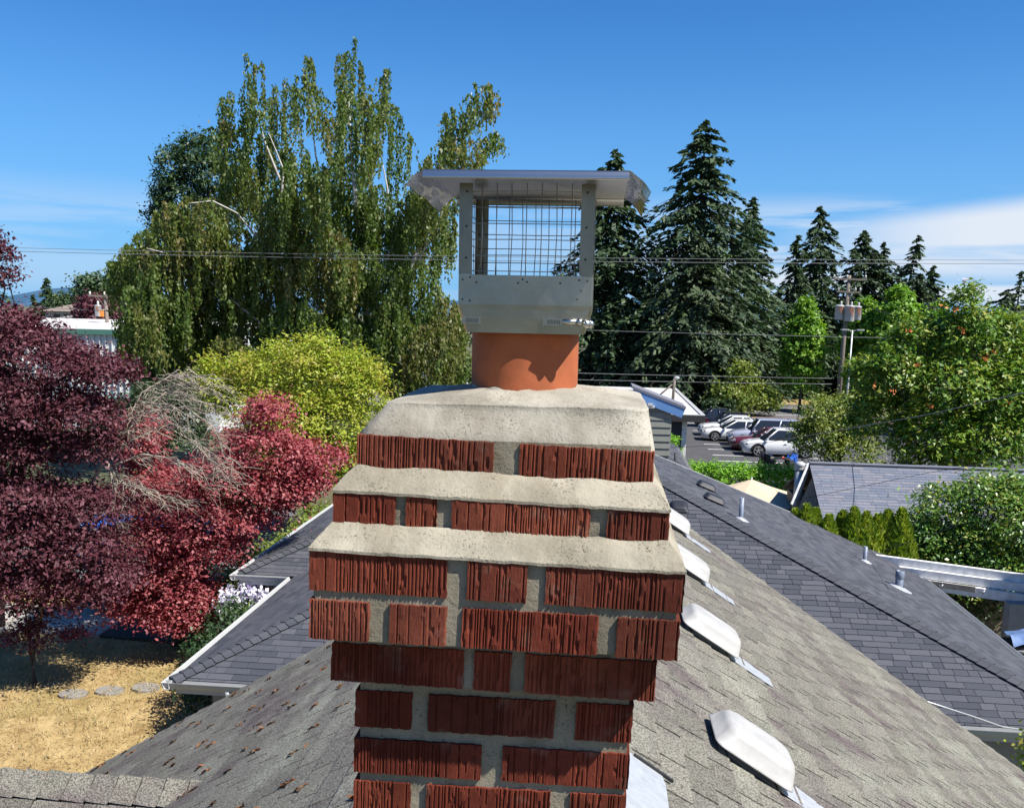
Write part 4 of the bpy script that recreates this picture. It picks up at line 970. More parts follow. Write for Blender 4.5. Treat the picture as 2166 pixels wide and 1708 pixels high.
# ------------------------------------------------------------------ pergola boards at the right edge, post, tarp
pg = empty('patio_cover', (9.5, 22, 0), 'patio cover edge of three stepped peeling white boards by the camellia', 'patio cover')
A = atZ(1880, 1176, 2.62); B = atZ(2190, 1217, 2.62); dirp = (B-A).normalized(); nrm_ = Vector((-dirp.y, dirp.x, 0))
for k, (zz0, hgt, off, mt) in enumerate(((2.62, .17, 0, 'old_white'), (2.45, .19, -.14, 'old_white'), (2.24, .21, -.26, 'old_white'))):
    mb = MB(); p0 = A-dirp*.6+nrm_*off; p1 = B+dirp*1.2+nrm_*off
    mb.beam(p0-Vector((0, 0, 2.62-zz0+hgt/2)), p1-Vector((0, 0, 2.62-zz0+hgt/2)), .13, hgt); mb.build('board', M[mt], pg)
mb = MB(); p0 = A+dirp*.3+nrm_*-.335; p1 = A+dirp*1.9+nrm_*-.335; mb.beam(p0-Vector((0, 0, .42)), p1-Vector((0, 0, .42)), .02, .13); mb.build('bare_board', M['bare_wood'], pg)
mb = MB(); 
for f_ in (.18, .38, .66):
    p_ = A.lerp(B, f_)+nrm_*-.35-Vector((0, 0, .44)); mb.tube([p_, p_+Vector((.03, -.07, -.02)), p_+Vector((.06, -.07, .05))], .018, 6)
mb.build('hook', M['galv'], pg)
q = atY(2157, 1290, 20.2)
mb = MB(); mb.box((q.x-.16, 20.3, 0), (q.x+.6, 20.6, 2.2)); mb.build('post_wall', M['wall_grey'], pg)
q = atY(2158, 1345, 18.4)
e = empty('covered_grill', (q.x, 18.4, 0), 'dark barbecue grill half covered by a blue tarp at the right edge', 'grill')
mb = MB(); mb.loft([rrect(.9, .6, .1, z_, 3, (q.x+.2, 18.4)) for z_ in (.15, q.z-.35, q.z-.12)]); mb.build('grill_body', M['black'], e)
mb = MB(); mb.grid(lambda a, b: Vector((q.x-.25+.95*a, 18.05+.7*b, q.z-.05+.10*vn(a*5, b*4)+.12*math.sin(math.pi*b)-.25*abs(a-.5)**2)), 14, 10); mb.build('tarp', M['tarp'], e)
mb = MB(); mb.tube([(q.x-.2, 18.0, q.z-.18), (q.x+.35, 18.0, q.z-.16)], .03, 8); mb.build('handle', M['white_paint'], e)
# small roof corner past the camellia
q = atY(2172, 1186, 19.6); q.x += .62; e = empty('shed_roof', (q.x, 20, 0), 'dark shed roof corner with pale edge board right of the camellia', 'shed')
mb = MB(); mb.add([(q.x-.15, 19.2, q.z+.02), (q.x+3, 18.6, q.z-.05), (q.x+3, 21, q.z+.25), (q.x+.3, 21, q.z+.2)], [(0, 1, 2, 3)]); mb.build('roof', M['dark_shingle'], e)
mb = MB(); mb.beam((q.x-.17, 19.18, q.z-.06), (q.x+3, 18.58, q.z-.13), .04, .15); mb.beam((q.x-.17, 19.2, q.z-.06), (q.x+.28, 21, q.z+.13), .04, .15); mb.build('edge_board', M['white_paint'], e)
mb = MB(); mb.box((q.x+.6, 19.6, 0), (q.x+3, 22, q.z-.1)); mb.build('wall', M['bare_wood'], e)

# ================================================================== CARS
def car(name, label, cat, paint, loc, heading, kind='sedan', group='cars parked in the lot'):
    """heading: direction of the nose in degrees about z"""
    L, W, H = {'sedan': (4.7, 1.82, 1.44), 'suv': (4.5, 1.86, 1.68), 'boxy': (4.6, 1.86, 1.80), 'coupe': (4.4, 1.8, 1.30)}[kind]
    e = empty(name, loc, label, cat, group, rot=Matrix.Rotation(R(heading), 3, 'Z'))
    gc = .19 if kind in ('suv', 'boxy') else .16; belt = H*.60; hood = H*(.575 if kind != 'sedan' else .60)
    a = L/2
    st = [(-a, gc+.22, belt*.80, .78), (-a+.06, gc+.06, belt*.96, .90), (-a+.5, gc, belt*1.0, .97), (-a*.3, gc, belt*1.0, 1.0), (a*.35, gc, belt*.985, 1.0), (a*.52, gc, hood*.98, .985), (a-.45, gc, hood*.90, .95), (a-.12, gc+.03, hood*.76, .86), (a, gc+.14, hood*.60, .70)]
    rings = []
    for x, zl, zh, f in st:
        w = W/2*f; zm = zl+(zh-zl)*.55
        rings.append([(x, -w*.88, zl), (x, -w*.98, zl+.12), (x, -w, zm), (x, -w*.975, zh-.10), (x, -w*.90, zh), (x, w*.90, zh), (x, w*.975, zh-.10), (x, w, zm), (x, w*.98, zl+.12), (x, w*.88, zl)])
    b = MB().loft(rings, 0, True, True, False).build('body', paint, e, True)
    for p_ in b.data.polygons: p_.use_smooth = len(p_.vertices) == 4
    # greenhouse
    cb = {'sedan': (-a+.62, a*.42, -a+1.35, a*.02), 'coupe': (-a+.6, a*.35, -a+1.3, a*.0), 'suv': (-a+.10, a*.46, -a+.45, a*.12), 'boxy': (-a+.06, a*.40, -a+.18, a*.17)}[kind]
    wb, wt = W/2*.90, W/2*.70; zr_ = H-.045
    def rc(x0, x1, w, z): return [(x0, -w, z), (x1, -w*.96, z), (x1+.06, 0, z), (x1, w*.96, z), (x0, w, z), (x0-.05, 0, z)]
    g = MB().loft([rc(cb[0], cb[1], wb, belt-.02), rc(cb[2], cb[3], wt, zr_)], 0, False, True).build('windows', M['glass'], e, True)
    MB().loft([rc(cb[2]-.05, cb[3]+.05, wt+.03, zr_-.03), rc(cb[2]-.02, cb[3]+.02, wt+.01, zr_+.02), rc(cb[2]+.2, cb[3]-.2, wt*.7, zr_+.045)], 0, True, True).build('car_roof', paint, e, True)
    for s in (-1, 1):
        mb = MB()
        for xb, xt in ((cb[0]+.03, cb[2]+.02), (cb[1]-.03, cb[3]-.02), ((cb[0]+cb[1])/2-.1, (cb[2]+cb[3])/2-.12)):
            mb.tube([(xb, s*(wb+.004), belt-.03), (xt, s*(wt+.008), zr_)], .045, 5)
        mb.tube([(cb[0]+.03, s*(wb+.01), belt-.01), (cb[1]-.03, s*(wb*.97+.01), belt-.02)], .022, 5)
        mb.build('pillars', paint, e, True)
    rw = .335 if kind in ('sedan', 'coupe') else .37
    for x in (-a+.86, a-.88):
        for s in (-1, 1):
            y = s*(W/2-.10)
            w = MB().tube([(x, y-.11, rw), (x, y+.11, rw)], rw, 18).build('wheel', M['rubber'], e, True)
            mb = MB(); yo = y+s*.112
            mb.tube([(x, yo-.004*s, rw), (x, yo, rw)], rw*.20, 10)
            for k in range(5):
                t_ = 2*math.pi*k/5+.3; mb.beam((x+.04*math.cos(t_), yo, rw+.04*math.sin(t_)), (x+rw*.66*math.cos(t_), yo, rw+rw*.66*math.sin(t_)), .06, .03, (0, 1, 0))
            ring = [[(x+r_*math.cos(2*math.pi*k/18), yo+q_*s, rw+r_*math.sin(2*math.pi*k/18)) for k in range(18)] for r_, q_ in ((rw*.74, -.005), (rw*.72, .008), (rw*.62, .004))]
            mb.loft(ring, 0, False, False); mb.build('rim', M['rim'], w, True)
            mb = MB(); arc = [(x+(rw+.05)*math.cos(t_), y+s*.095, rw+(rw+.05)*math.sin(t_)) for t_ in np.linspace(-.1, math.pi+.1, 10)]
            mb.tube(arc, .045, 5); mb.build('wheel_arch', M['black'], e, True)
    for s in (-1, 1):
        y = s*W/2*.66
        MB().loft([[(a-.30, y-.22, hood*.74), (a-.30, y+.2, hood*.74), (a-.24, y+.2, hood*.84), (a-.30, y-.22, hood*.86)], [(a+.0, y-.2, hood*.60), (a-.09, y+.14, hood*.62), (a-.12, y+.14, hood*.73), (a-.06, y-.2, hood*.72)]]).build('headlight', M['clear_lens'], e, True)
        MB().box((-a-.015, y-.17, belt*.74), (-a+.20, y+.19, belt*.90)).build('tail_light', M['red_lens'], e, True)
        MB().loft([[(cb[1]-.25, s*(W/2-.02), belt+.0), (cb[1]-.10, s*(W/2-.02), belt+.0), (cb[1]-.10, s*(W/2-.02), belt+.12), (cb[1]-.25, s*(W/2-.02), belt+.13)], [(cb[1]-.22, s*(W/2+.17), belt+.01), (cb[1]-.12, s*(W/2+.17), belt+.01), (cb[1]-.12, s*(W/2+.17), belt+.13), (cb[1]-.22, s*(W/2+.17), belt+.14)]]).build('mirror', paint, e, True)
        for xd in (a*.30, -a*.10): MB().box((xd-.95, s*(W/2+.001)-.004, belt*.80), (xd-.80, s*(W/2+.001)+.012, belt*.83)).build('door_handle', M['black'], e, True)
    MB().box((a-.10, -W*.24, gc+.12), (a+.012, W*.24, hood*.50)).build('grille', M['black'], e, True)
    MB().box((-a-.012, -.27, belt*.60), (-a+.05, .27, belt*.72)).build('number_plate', M['clear_lens'], e, True)
    return e
def paint(name, c, rough=.28, metal=.0): return plain(name, c, rough, metal, var=0, coat=.6, spec=.5)
PW, PB, PN, PS, PM, PBL, PK = paint('white_car_paint', (.70, .71, .72)), paint('black_car_paint', (.012, .012, .014)), paint('navy_car_paint', (.016, .020, .034)), paint('silver_lavender_paint', (.44, .46, .54), .3, .3), paint('maroon_car_paint', (.10, .014, .022)), paint('blue_car_paint', (.010, .085, .42)), paint('steel_blue_paint', (.09, .19, .38))
for kind, col, x0, y, lab, nose in (('suv', PW, 8.75, 58.1, 'white suv with black wheel arches at the near end of the parked row', 180), ('sedan', PM, 8.35, 60.4, 'maroon car squeezed behind the near white suv', 180),
        ('boxy', PS, 8.5, 62.6, 'pale lavender boxy suv behind the maroon car', 180), ('sedan', PW, 7.0, 64.9, 'white sedan with dark wheels jutting farthest into the aisle', 180),
        ('sedan', PW, 7.15, 67.6, 'white sedan behind the one that juts into the aisle', 180), ('sedan', PB, 8.0, 70.4, 'black car showing its red tail light beside the white sedans', 0), ('sedan', PN, 7.35, 73.2, 'dark navy sedan at the far end of the parked row', 0)):
    L = {'sedan': 4.7, 'suv': 4.5, 'boxy': 4.6}[kind]
    car('parked_car', lab, 'car', col, (x0+L/2, y, .012), nose, kind)
def motorcycle(label, loc, heading, fairing, seatm):
    e = empty('motorcycle', loc, label, 'motorcycle', 'motorcycles by the hedge', rot=Matrix.Rotation(R(heading), 3, 'Z'))
    for x in (-.70, .70):
        w = MB(); ring = [[(x+r_*math.cos(2*math.pi*k/18), y_, .31+r_*math.sin(2*math.pi*k/18)) for k in range(18)] for r_, y_ in ((.22, -.05), (.29, -.065), (.31, -.03), (.31, .03), (.29, .065), (.22, .05))]
        w.loft(ring+[ring[0]], 0, False, False, True); w = w.build('wheel', M['rubber'], e, True)
        mb = MB()
        for k in range(5): t_ = 2*math.pi*k/5; mb.beam((x, 0, .31), (x+.22*math.cos(t_), 0, .31+.22*math.sin(t_)), .03, .04, (0, 1, 0))
        mb.build('rim', M['rim'], w, True)
    MB().loft([rrect(.5, .36, .08, .28, 3, (.02, 0)), rrect(.62, .42, .1, .5, 3, (.05, 0)), rrect(.5, .34, .1, .72, 3, (.0, 0))]).build('engine', M['black'], e, True)
    MB().loft([[(x, -w_, z0), (x, -w_*.7, z1), (x, w_*.7, z1), (x, w_, z0)] for x, w_, z0, z1 in ((-.12, .12, .70, .86), (.12, .17, .66, .98), (.36, .16, .68, .96), (.52, .10, .72, .90))]).build('tank', fairing, e, True)
    MB().loft([[(x, -w_, z0), (x, -w_, z1), (x, 0, z2), (x, w_, z1), (x, w_, z0)] for x, w_, z0, z1, z2 in ((.30, .20, .34, .80, .92), (.55, .21, .40, .92, 1.06), (.80, .14, .66, .90, 1.0), (.93, .05, .76, .84, .88))]).build('fairing', fairing, e, True)
    MB().loft([[(x, -w_, z0), (x, -w_*.8, z1), (x, w_*.8, z1), (x, w_, z0)] for x, w_, z0, z1 in ((-.95, .05, .96, 1.0), (-.7, .12, .82, .95), (-.2, .15, .70, .82), (-.08, .13, .72, .84))]).build('seat', seatm, e, True)
    MB().box((-.99, -.07, .90), (-.95, .07, .96)).build('tail_light', M['red_lens'], e, True)
    MB().loft([[(.50, -.15, 1.02), (.50, 0, 1.08), (.50, .15, 1.02), (.50, 0, 1.06)], [(.70, -.12, 1.0), (.70, 0, 1.04), (.70, .12, 1.0), (.70, 0, 1.02)]]).build('windscreen', M['glass'], e, True)
    mb = MB(); mb.tube([(.42, -.34, .96), (.48, -.1, 1.0), (.48, .1, 1.0), (.42, .34, .96)], .016, 6); mb.build('handlebar', M['black'], e, True)
    mb = MB(); mb.tube([(.48, -.07, .98), (.70, -.09, .31)], .03, 6); mb.build('fork', M['galv_pole'], e, True)
    mb = MB(); mb.tube([(-.05, .06, .42), (-.70, .09, .31)], .035, 6); mb.build('swing_arm', M['black'], e, True)
    return e
p = atZ(1672, 1004, 0); motorcycle('bright blue sport motorcycle with red tail light by the hedge', (p.x, p.y+.6, .012), 55, PBL, M['black'])
p = atZ(1634, 1004, 0); motorcycle('black motorcycle with tan seat beside the blue one by the hedge', (p.x, p.y+.8, .012), 120, PB, M['umbrella'])
p = atZ(1442, 826, 0); car('parked_car', 'steel blue car under the tall firs across the street', 'car', PK, (p.x+.3, p.y, .012), 0, 'sedan', 'cars under the firs')
for u, v, c, lab, hh_ in ((1396, 812, PB, 'black car in the deep shade left of the steel blue car under the firs', 20), (1462, 810, PW, 'white car behind the steel blue one under the firs', 90), (1300, 806, PS, 'pale silver car across the street, just right of the clay flue', 100), (1560, 800, PS, 'silver car half hidden behind the small street tree', 90)):
    p = atZ(u, v, 0); car('parked_car', lab, 'car', c, (p.x, p.y+1, .012), hh_, 'sedan', 'cars under the firs')
car('parked_car', 'dark suv on the driveway under the red maple, one alloy wheel showing', 'car', PB, (-11.2, 23.0+.9, .075), 12, 'suv', 'cars by the left street')
p = atZ(330, 1195, 0); car('parked_car', 'blue car at the kerb glimpsed through the red maple', 'car', PBL, (p.x-1, p.y, .035), 8, 'sedan', 'cars by the left street')

# ================================================================== POLES AND WIRES
def upole(label, top, base, r, arms, trans=(), second=None):
    top, base = Vector(top), Vector(base); e = empty('utility_pole', base, label, 'utility pole')
    mb = MB(); mb.tube([base, base.lerp(top, .5), top], [r*1.25, r*1.05, r*.8], 10); mb.build('pole', M['wood_pole'], e)
    for f, w, ins in arms:
        c = base.lerp(top, f); mb = MB(); mb.beam(c+Vector((-w, -r, 0)), c+Vector((w, -r, -.05)), .11, .13); 
        ar = mb.build('crossarm', M['wood_pole'], e)
        mb = MB(); mb.beam(c+Vector((-w*.45, -r-.07, -.05)), c+Vector((0, -r-.07, -.75)), .04, .02); mb.beam(c+Vector((w*.45, -r-.07, -.05)), c+Vector((0, -r-.07, -.75)), .04, .02); mb.build('brace', M['wood_pole'], e)
        for k in ins:
            q = c+Vector((w*k, -r, .06)); MB().loft([circ((q.x, q.y), rr_, q.z+zz_, 8) for rr_, zz_ in ((.03, 0), (.09, .04), (.05, .10), (.10, .15), (.04, .26))], 0, True, True, True).build('insulator', M['ceramic'], ar)
    for dx, dy, z0, h, rr_ in trans:
        c = base.lerp(top, z0); c = Vector((c.x+dx, c.y+dy, c.z))
        t_ = MB().loft([circ((c.x, c.y), rr_*a, c.z+h*k, 16) for a, k in ((.96, 0), (1, .03), (1, .9), (1.05, .91), (1.05, .96), (.9, 1.0), (.3, 1.05))], 0, True, True, True).build('transformer_can', M['transformer'], e)
        MB().loft([circ((c.x+rr_*.2, c.y-rr_*.3), r_, c.z+h*1.02+z_, 8) for r_, z_ in ((.06, 0), (.10, .06), (.06, .12), (.10, .18), (.04, .3))], 0, True, True, True).build('bushing', M['ceramic'], t_)
        mb = MB()
        for k in range(3):
            a = -1.9+.35*k; x = c.x+rr_*1.006*math.cos(a); y = c.y+rr_*1.006*math.sin(a); hh = h*(.35+.15*k)
            x2 = c.x+rr_*1.006*math.cos(a+.2); y2 = c.y+rr_*1.006*math.sin(a+.2); mb.add([(x, y, c.z+h*.9), (x2, y2, c.z+h*.9), (x2, y2, c.z+h*.9-hh), (x, y, c.z+h*.9-hh*.7)], [(0, 1, 2, 3)])
        mb.build('rust_streak', M['rust'], t_)
        mb = MB(); mb.beam((c.x, c.y, c.z+h*.6), (base.lerp(top, z0).x, base.y, c.z+h*.6), .08, .1); mb.build('bracket', M['galv_pole'], e)
    return e
YP = 80
T = atY(1797, 582, YP); Bp = atY(1776, 815, YP); d_ = (T-Bp); Bp = T-d_*(T.z/d_.z)
upole('tall wooden utility pole with two crossarms and three rust stained transformer cans', T, Bp, .17, ((.975, 1.36, (-.9, -.15, .9)), (.89, .95, (-.85, .55, .95))),
      ((-.62, -.35, .700, 1.15, .36), (.12, -.60, .690, 1.25, .40), (.78, -.30, .700, 1.1, .34)))
T2 = atY(222, 618, 70); B2 = Vector((T2.x+.25, 70, 0))
upole('far left wooden utility pole with one small transformer above the white building', T2, B2, .15, ((.97, 1.25, (-.9, 0, .9)),), ((-.55, -.2, .80, .85, .24),))
MB_ = MB(); q = atY(217, 665, 69.6); MB_.box((q.x-.12, 69.4, q.z-.16), (q.x+.2, 69.44, q.z+.34)); e = empty('pole_tag', (q.x, 69.4, q.z-.16), 'small orange panel on the far left pole transformer', 'sign'); MB_.build('panel', M['orange'], e)
q0 = atY(1803, 698, 78); q1 = atY(1793, 822, 78); e = empty('street_lamp', (q1.x, 78, 0), 'slim pale metal lamp post with twin heads beside the utility pole', 'street lamp')
mb = MB(); mb.tube([(q1.x-.05, 78, 0), q1, q0], [.10, .085, .06], 8); mb.build('post', M['galv_pole'], e)
for s in (-1, 1):
    mb = MB(); mb.tube([q0-Vector((0, 0, .12)), q0+Vector((s*.35, 0, .02))], .035, 6); mb.loft([rrect(.62, .3, .08, z_, 3, (q0.x+s*.60, 78)) for z_ in (q0.z-.03, q0.z+.05, q0.z+.08)]); mb.build('lamp_head', M['transformer'], e)
def wire(label, pts, r=.011, sag=0.0, mat='wire', group=None):
    P = [Vector(p_) for p_ in pts]; a, b_ = P[0], P[-1]
    e = [a.lerp(b_, k/24)-Vector((0, 0, sag*4*(k/24)*(1-k/24))) for k in range(25)] if len(P) == 2 else P
    return tag(MB().tube(e, r, 5, smooth=True).build('power_line', M[mat]), label, 'wire', group)
wl = Vector((-42, 40.5, 0)); 
a0, a1 = atY(-160, 519, 41), atY(2340, 550, 41)
wire('upper of the close pair of power lines crossing the whole sky', (a0, a1), .011, .18, 'wire', 'pair of high power lines')
a0, a1 = atY(-160, 526, 41), atY(2340, 557, 41)
wire('lower of the close pair of power lines crossing the whole sky', (a0, a1), .013, .20, 'wire', 'pair of high power lines')
wire('single power line from the cap clamp level across the firs to the magnolia', (atY(-100, 640, 46), atY(1960, 716, 46)), .012, .22)
wire('upper of two low power lines over the small street tree', (atY(1000, 782, 62), atY(1760, 800, 62)), .016, .05, 'wire', 'two low power lines')
wire('lower of two low power lines over the small street tree', (atY(1000, 797, 62), atY(1760, 812, 62)), .016, .05, 'wire', 'two low power lines')
wire('service cable sloping up across the parking lot and magnolia', (atY(1380, 948, 40), atY(1620, 936, 35), atY(1800, 905, 30), atY(1960, 877, 26), atY(2220, 818, 21)), .011)
wire('thin dark cable rising across the garage roof and its shrubs', (atY(1680, 1058, 24), atY(1960, 1000, 22.5), atY(2200, 960, 21)), .006, 0.02, 'wire_dark')
wire('short cable at the camellia foot, rising from the charcoal roof', (atY(1870, 1163, 20.5), atY(2030, 1108, 17.5)), .007, 0.02, 'wire_dark')
wire('pale cable lying slack over the charcoal hip near the right gutter', (atY(1945, 1478, 10.4), atY(2060, 1515, 11), atY(2120, 1536, 11.6), atY(2230, 1552, 12.2)), .011, 0, 'galv')
for k, (u0, v0, u1, v1) in enumerate(((1766, 602, 1890, 668), (1832, 602, 1920, 655), (1800, 628, 1905, 664))):
    wire(('leftmost', 'rightmost', 'middle')[k]+' of three thin lines falling from the transformer pole to the right', (atY(u0, v0, 79.8), atY(u1, v1, 71)), .014, .3, 'wire_dark', 'lines falling from the pole')

# ================================================================== VEGETATION, right
def q3(u, v, Y): return atY(u, v, Y)
def bl3_(Y, lst): return [(q3(u, v, Y).x, Y, q3(u, v, Y).z, rx/FPX*Y, .7, rz/FPX*Y) for u, v, rx, rz in lst]
fir = lambda lab, u, v, Y, rad, n, **k: (lambda q: conifer(lab, (q.x, Y, 0), q.z, rad*1.82, int(n*1.6), group='tall firs across the street', **k))(atY(u, v, Y))
fir('tallest fir, its spire standing clear right of the chimney cap', 1491, 256, 96, 7.2, 330, seed=3, lean=(.1, 0), per=46, sz=.72)
fir('dense fir rising behind the right edge of the chimney cap', 1303, 318, 99, 6.4, 330, seed=4, per=44, sz=.72)
fir('slim fir spire just right of the tallest fir', 1594, 418, 102, 4.2, 210, seed=5, per=38, sz=.66)
fir('broad olive fir low in front of the tallest fir', 1480, 500, 90, 5.6, 210, seed=6, per=44, sz=.66, leaf='conifer_olive')
fir('short narrow fir at the left end of the middle spire group', 1688, 498, 104, 3.2, 150, seed=7, per=30, sz=.62, droop=.5)
fir('pointed fir at the centre of the middle spire group', 1737, 434, 108, 4.6, 210, seed=8, per=34, sz=.66, droop=.5)
fir('wide blunt fir behind the utility pole top', 1829, 488, 110, 5.6, 220, seed=9, per=40, sz=.66)
fir('half bare fir with a leaning tip right of the utility pole', 1905, 496, 109, 3.4, 150, seed=10, lean=(1.9, 0), per=26, sz=.6, droop=.5)
fir('small fir between the utility pole and the leaning fir', 1872, 512, 112, 3.6, 150, seed=12, per=30, sz=.62)
fir('green fir rising behind the lime green trees', 1945, 580, 98, 4.0, 130, seed=13, per=32, sz=.66, leaf='conifer_olive')
fir('bluish pointed fir above the lime trees near the magnolia top', 1976, 562, 125, 3.2, 150, seed=14, per=30, sz=.7)
fir('dark fir behind the top right shoulder of the magnolia', 2130, 615, 70, 4.5, 130, seed=15, per=34, sz=.5, leaf='conifer_olive')
fir('pale green tree tip at the very right edge under the cloud', 2160, 575, 90, 3.0, 90, seed=16, per=26, sz=.5, leaf='conifer_olive')
def col_tree(lab, u, vt, vb, hw, Y, n=13000, leaf='lime'):
    t_ = q3(u, vt, Y); w = hw/FPX*Y; z0 = q3(u, vb, Y).z; H = t_.z-z0
    bl = [(t_.x, Y, z0+H*f, w*g, w*g, H*.22, g) for f, g in ((.15, .75), (.35, .95), (.55, 1.0), (.72, .78), (.86, .45))]
    return tree('columnar_tree', lab, 'tree', (t_.x, Y, 0), (t_.x, Y, z0+H*.7), bl, n, .30, .75, leaf, r0=.14, nl=8, group='lime green street trees', clump=24, sig=.2, shell=.9)
col_tree('oval lime green tree standing left of the utility pole', 1706, 648, 836, 44, 88)
col_tree('lime green tree right behind the slim lamp post', 1832, 652, 830, 46, 86)
col_tree('tallest lime green tree behind the magnolia, right of the pole', 1905, 622, 800, 56, 84)
col_tree('lime green tree touching the left top of the magnolia', 1985, 650, 800, 44, 80, 4200)
st_ = q3(1567, 880, 82.5)
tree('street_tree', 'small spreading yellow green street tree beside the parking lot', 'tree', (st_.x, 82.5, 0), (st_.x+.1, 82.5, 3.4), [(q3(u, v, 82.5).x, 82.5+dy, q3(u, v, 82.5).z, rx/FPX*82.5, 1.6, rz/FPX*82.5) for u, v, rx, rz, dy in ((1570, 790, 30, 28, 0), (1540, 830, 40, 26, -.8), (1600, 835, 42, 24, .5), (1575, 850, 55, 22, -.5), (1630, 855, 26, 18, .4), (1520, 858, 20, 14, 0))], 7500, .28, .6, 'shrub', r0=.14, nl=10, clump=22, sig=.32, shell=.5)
for u, v, lab in ((1504, 868, 'left dark clipped bush'), (1522, 862, 'middle and tallest dark clipped bush'), (1541, 868, 'right dark clipped bush')):
    p = q3(u, v, 80.2); tree('round_bush', lab+' of the trio by the parking lot kerb', 'bush', (p.x, 80.2, .1), (p.x, 80.2, .9), [(p.x, 80.2, .8, .62, .6, .75)], 1100, .2, .7, 'dark_green', r0=.05, nl=4, group='trio of dark bushes', sig=.12, shell=.8)
for u, v, w, lab in ((1446, 856, 18, 'left dark low bush under the firs across the street'), (1472, 850, 22, 'right dark low bush under the firs across the street')):
    p = q3(u, v, 96); tree('round_bush', lab, 'bush', (p.x, 96, .1), (p.x, 96, .9), [(p.x, 96, .9, w/FPX*96, .8, .95)], 1300, .26, .7, 'dark_green', r0=.05, nl=4, group='bushes across the street', sig=.15, shell=.8)
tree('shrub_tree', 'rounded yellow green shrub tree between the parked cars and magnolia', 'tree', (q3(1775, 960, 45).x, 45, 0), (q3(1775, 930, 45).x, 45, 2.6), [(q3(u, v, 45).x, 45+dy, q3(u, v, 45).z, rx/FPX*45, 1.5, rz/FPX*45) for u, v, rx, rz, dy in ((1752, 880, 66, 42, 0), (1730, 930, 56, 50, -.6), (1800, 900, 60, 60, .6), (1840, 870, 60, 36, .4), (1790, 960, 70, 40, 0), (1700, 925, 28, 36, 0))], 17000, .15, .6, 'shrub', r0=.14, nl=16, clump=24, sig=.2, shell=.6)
mg = [(q3(u, v, 39).x, 39+dy, q3(u, v, 39).z, rx/FPX*39, 1.6, rz/FPX*39) for u, v, rx, rz, dy in ((2042, 660, 26, 60, 0), (2040, 720, 66, 60, 0), (1960, 730, 70, 60, .8), (2120, 720, 66, 60, .6), (1900, 800, 76, 66, 0), (2000, 820, 90, 70, -1), (2110, 830, 90, 80, -.6), (1870, 890, 66, 70, .4), (1950, 920, 90, 70, -.8), (2060, 930, 100, 76, -.8), (2150, 930, 70, 80, 0), (2200, 800, 60, 110, .6), (1840, 790, 30, 36, .8), (2000, 990, 120, 50, 0))]
mt = tree('magnolia_tree', 'big glossy magnolia with orange dead blooms behind the garage roof', 'tree', (q3(2040, 900, 39).x, 39, 0), (q3(2040, 800, 39).x, 39, 6), mg, 40000, .24, .42, 'magnolia', r0=.22, nl=26, clump=13, sig=.20, shell=.62, fold=.2, up=.9)
# ragged top shoots and dead blooms
P = []
for u, v in ((2020, 655), (1895, 833), (1972, 858), (1847, 820), (1920, 700), (2098, 745), (1990, 640), (2030, 700), (2130, 850), (2080, 760), (1935, 770)):
    c = q3(u+random.uniform(-6, 6), v+random.uniform(-6, 6), 36.9+random.uniform(-.2, .3)); P = np.array([tuple(c+Vector((random.gauss(0, .07), random.gauss(0, .05), random.gauss(0, .05)))) for _ in range(6)]); n = 6; link('dead_bloom', leaves(P, rng.normal(size=(n, 3)), rng.normal(size=(n, 3)), .17, .08, rng.random(n)), LM['dead'], mt)
c = q3(2040, 592, 39); P = np.array([tuple(c+Vector((random.gauss(0, .07), random.gauss(0, .05), random.gauss(0, .06)))) for _ in range(16)])
link('white_bloom', leaves(P, rng.normal(size=(16, 3)), rng.normal(size=(16, 3)), .16, .1, rng.random(16)*.6), LM['petal'], mt)
tree('camellia_tree', 'glossy bright green camellia in front of the garage roof', 'tree', (q3(2050, 1150, 24.0).x, 24, 0), (q3(2050, 1100, 24.0).x, 24, 2.6), [(q3(u, v, 24.0).x, 24.0+dy, q3(u, v, 24.0).z, rx/FPX*24.0, .8, rz/FPX*24.0) for u, v, rx, rz, dy in ((2075, 1040, 56, 40, 0), (2000, 1080, 66, 52, .2), (2110, 1090, 80, 70, -.3), (1950, 1130, 50, 44, .2), (2040, 1150, 80, 56, -.2), (2150, 1060, 50, 60, 0), (1985, 1175, 60, 40, .2), (2180, 1130, 50, 70, .2), (2090, 1190, 80, 40, .3), (1960, 1190, 60, 40, 0), (2030, 1215, 80, 40, .1), (2130, 1215, 70, 40, .1), (2000, 1230, 70, 40, 0))], 30000, .12, .48, 'camellia', r0=.1, nl=18, clump=16, sig=.13, shell=.62, fold=.2)
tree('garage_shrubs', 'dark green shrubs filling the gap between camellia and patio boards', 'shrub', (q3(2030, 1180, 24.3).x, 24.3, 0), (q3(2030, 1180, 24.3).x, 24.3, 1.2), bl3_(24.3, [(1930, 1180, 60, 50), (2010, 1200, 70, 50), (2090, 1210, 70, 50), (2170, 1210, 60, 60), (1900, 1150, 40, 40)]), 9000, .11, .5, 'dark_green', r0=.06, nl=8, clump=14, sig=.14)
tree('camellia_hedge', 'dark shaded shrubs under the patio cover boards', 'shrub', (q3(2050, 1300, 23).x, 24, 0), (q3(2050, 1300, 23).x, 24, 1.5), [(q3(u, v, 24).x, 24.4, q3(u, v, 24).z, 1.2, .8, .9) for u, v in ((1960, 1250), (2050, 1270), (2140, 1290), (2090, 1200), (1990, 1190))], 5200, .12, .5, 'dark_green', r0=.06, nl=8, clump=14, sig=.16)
lb = []
for k in range(12): lb.append((4.0+.42*k, 41.2, .95, .42, .55, .98))
tree('laurel_hedge', 'long bright green clipped laurel hedge behind the umbrella', 'hedge', (6.4, 41.2, 0), (6.4, 41.2, 1.2), lb, 13000, .16, .45, 'hedge', r0=.05, nl=20, clump=14, sig=.13, shell=.8, up=1.0)
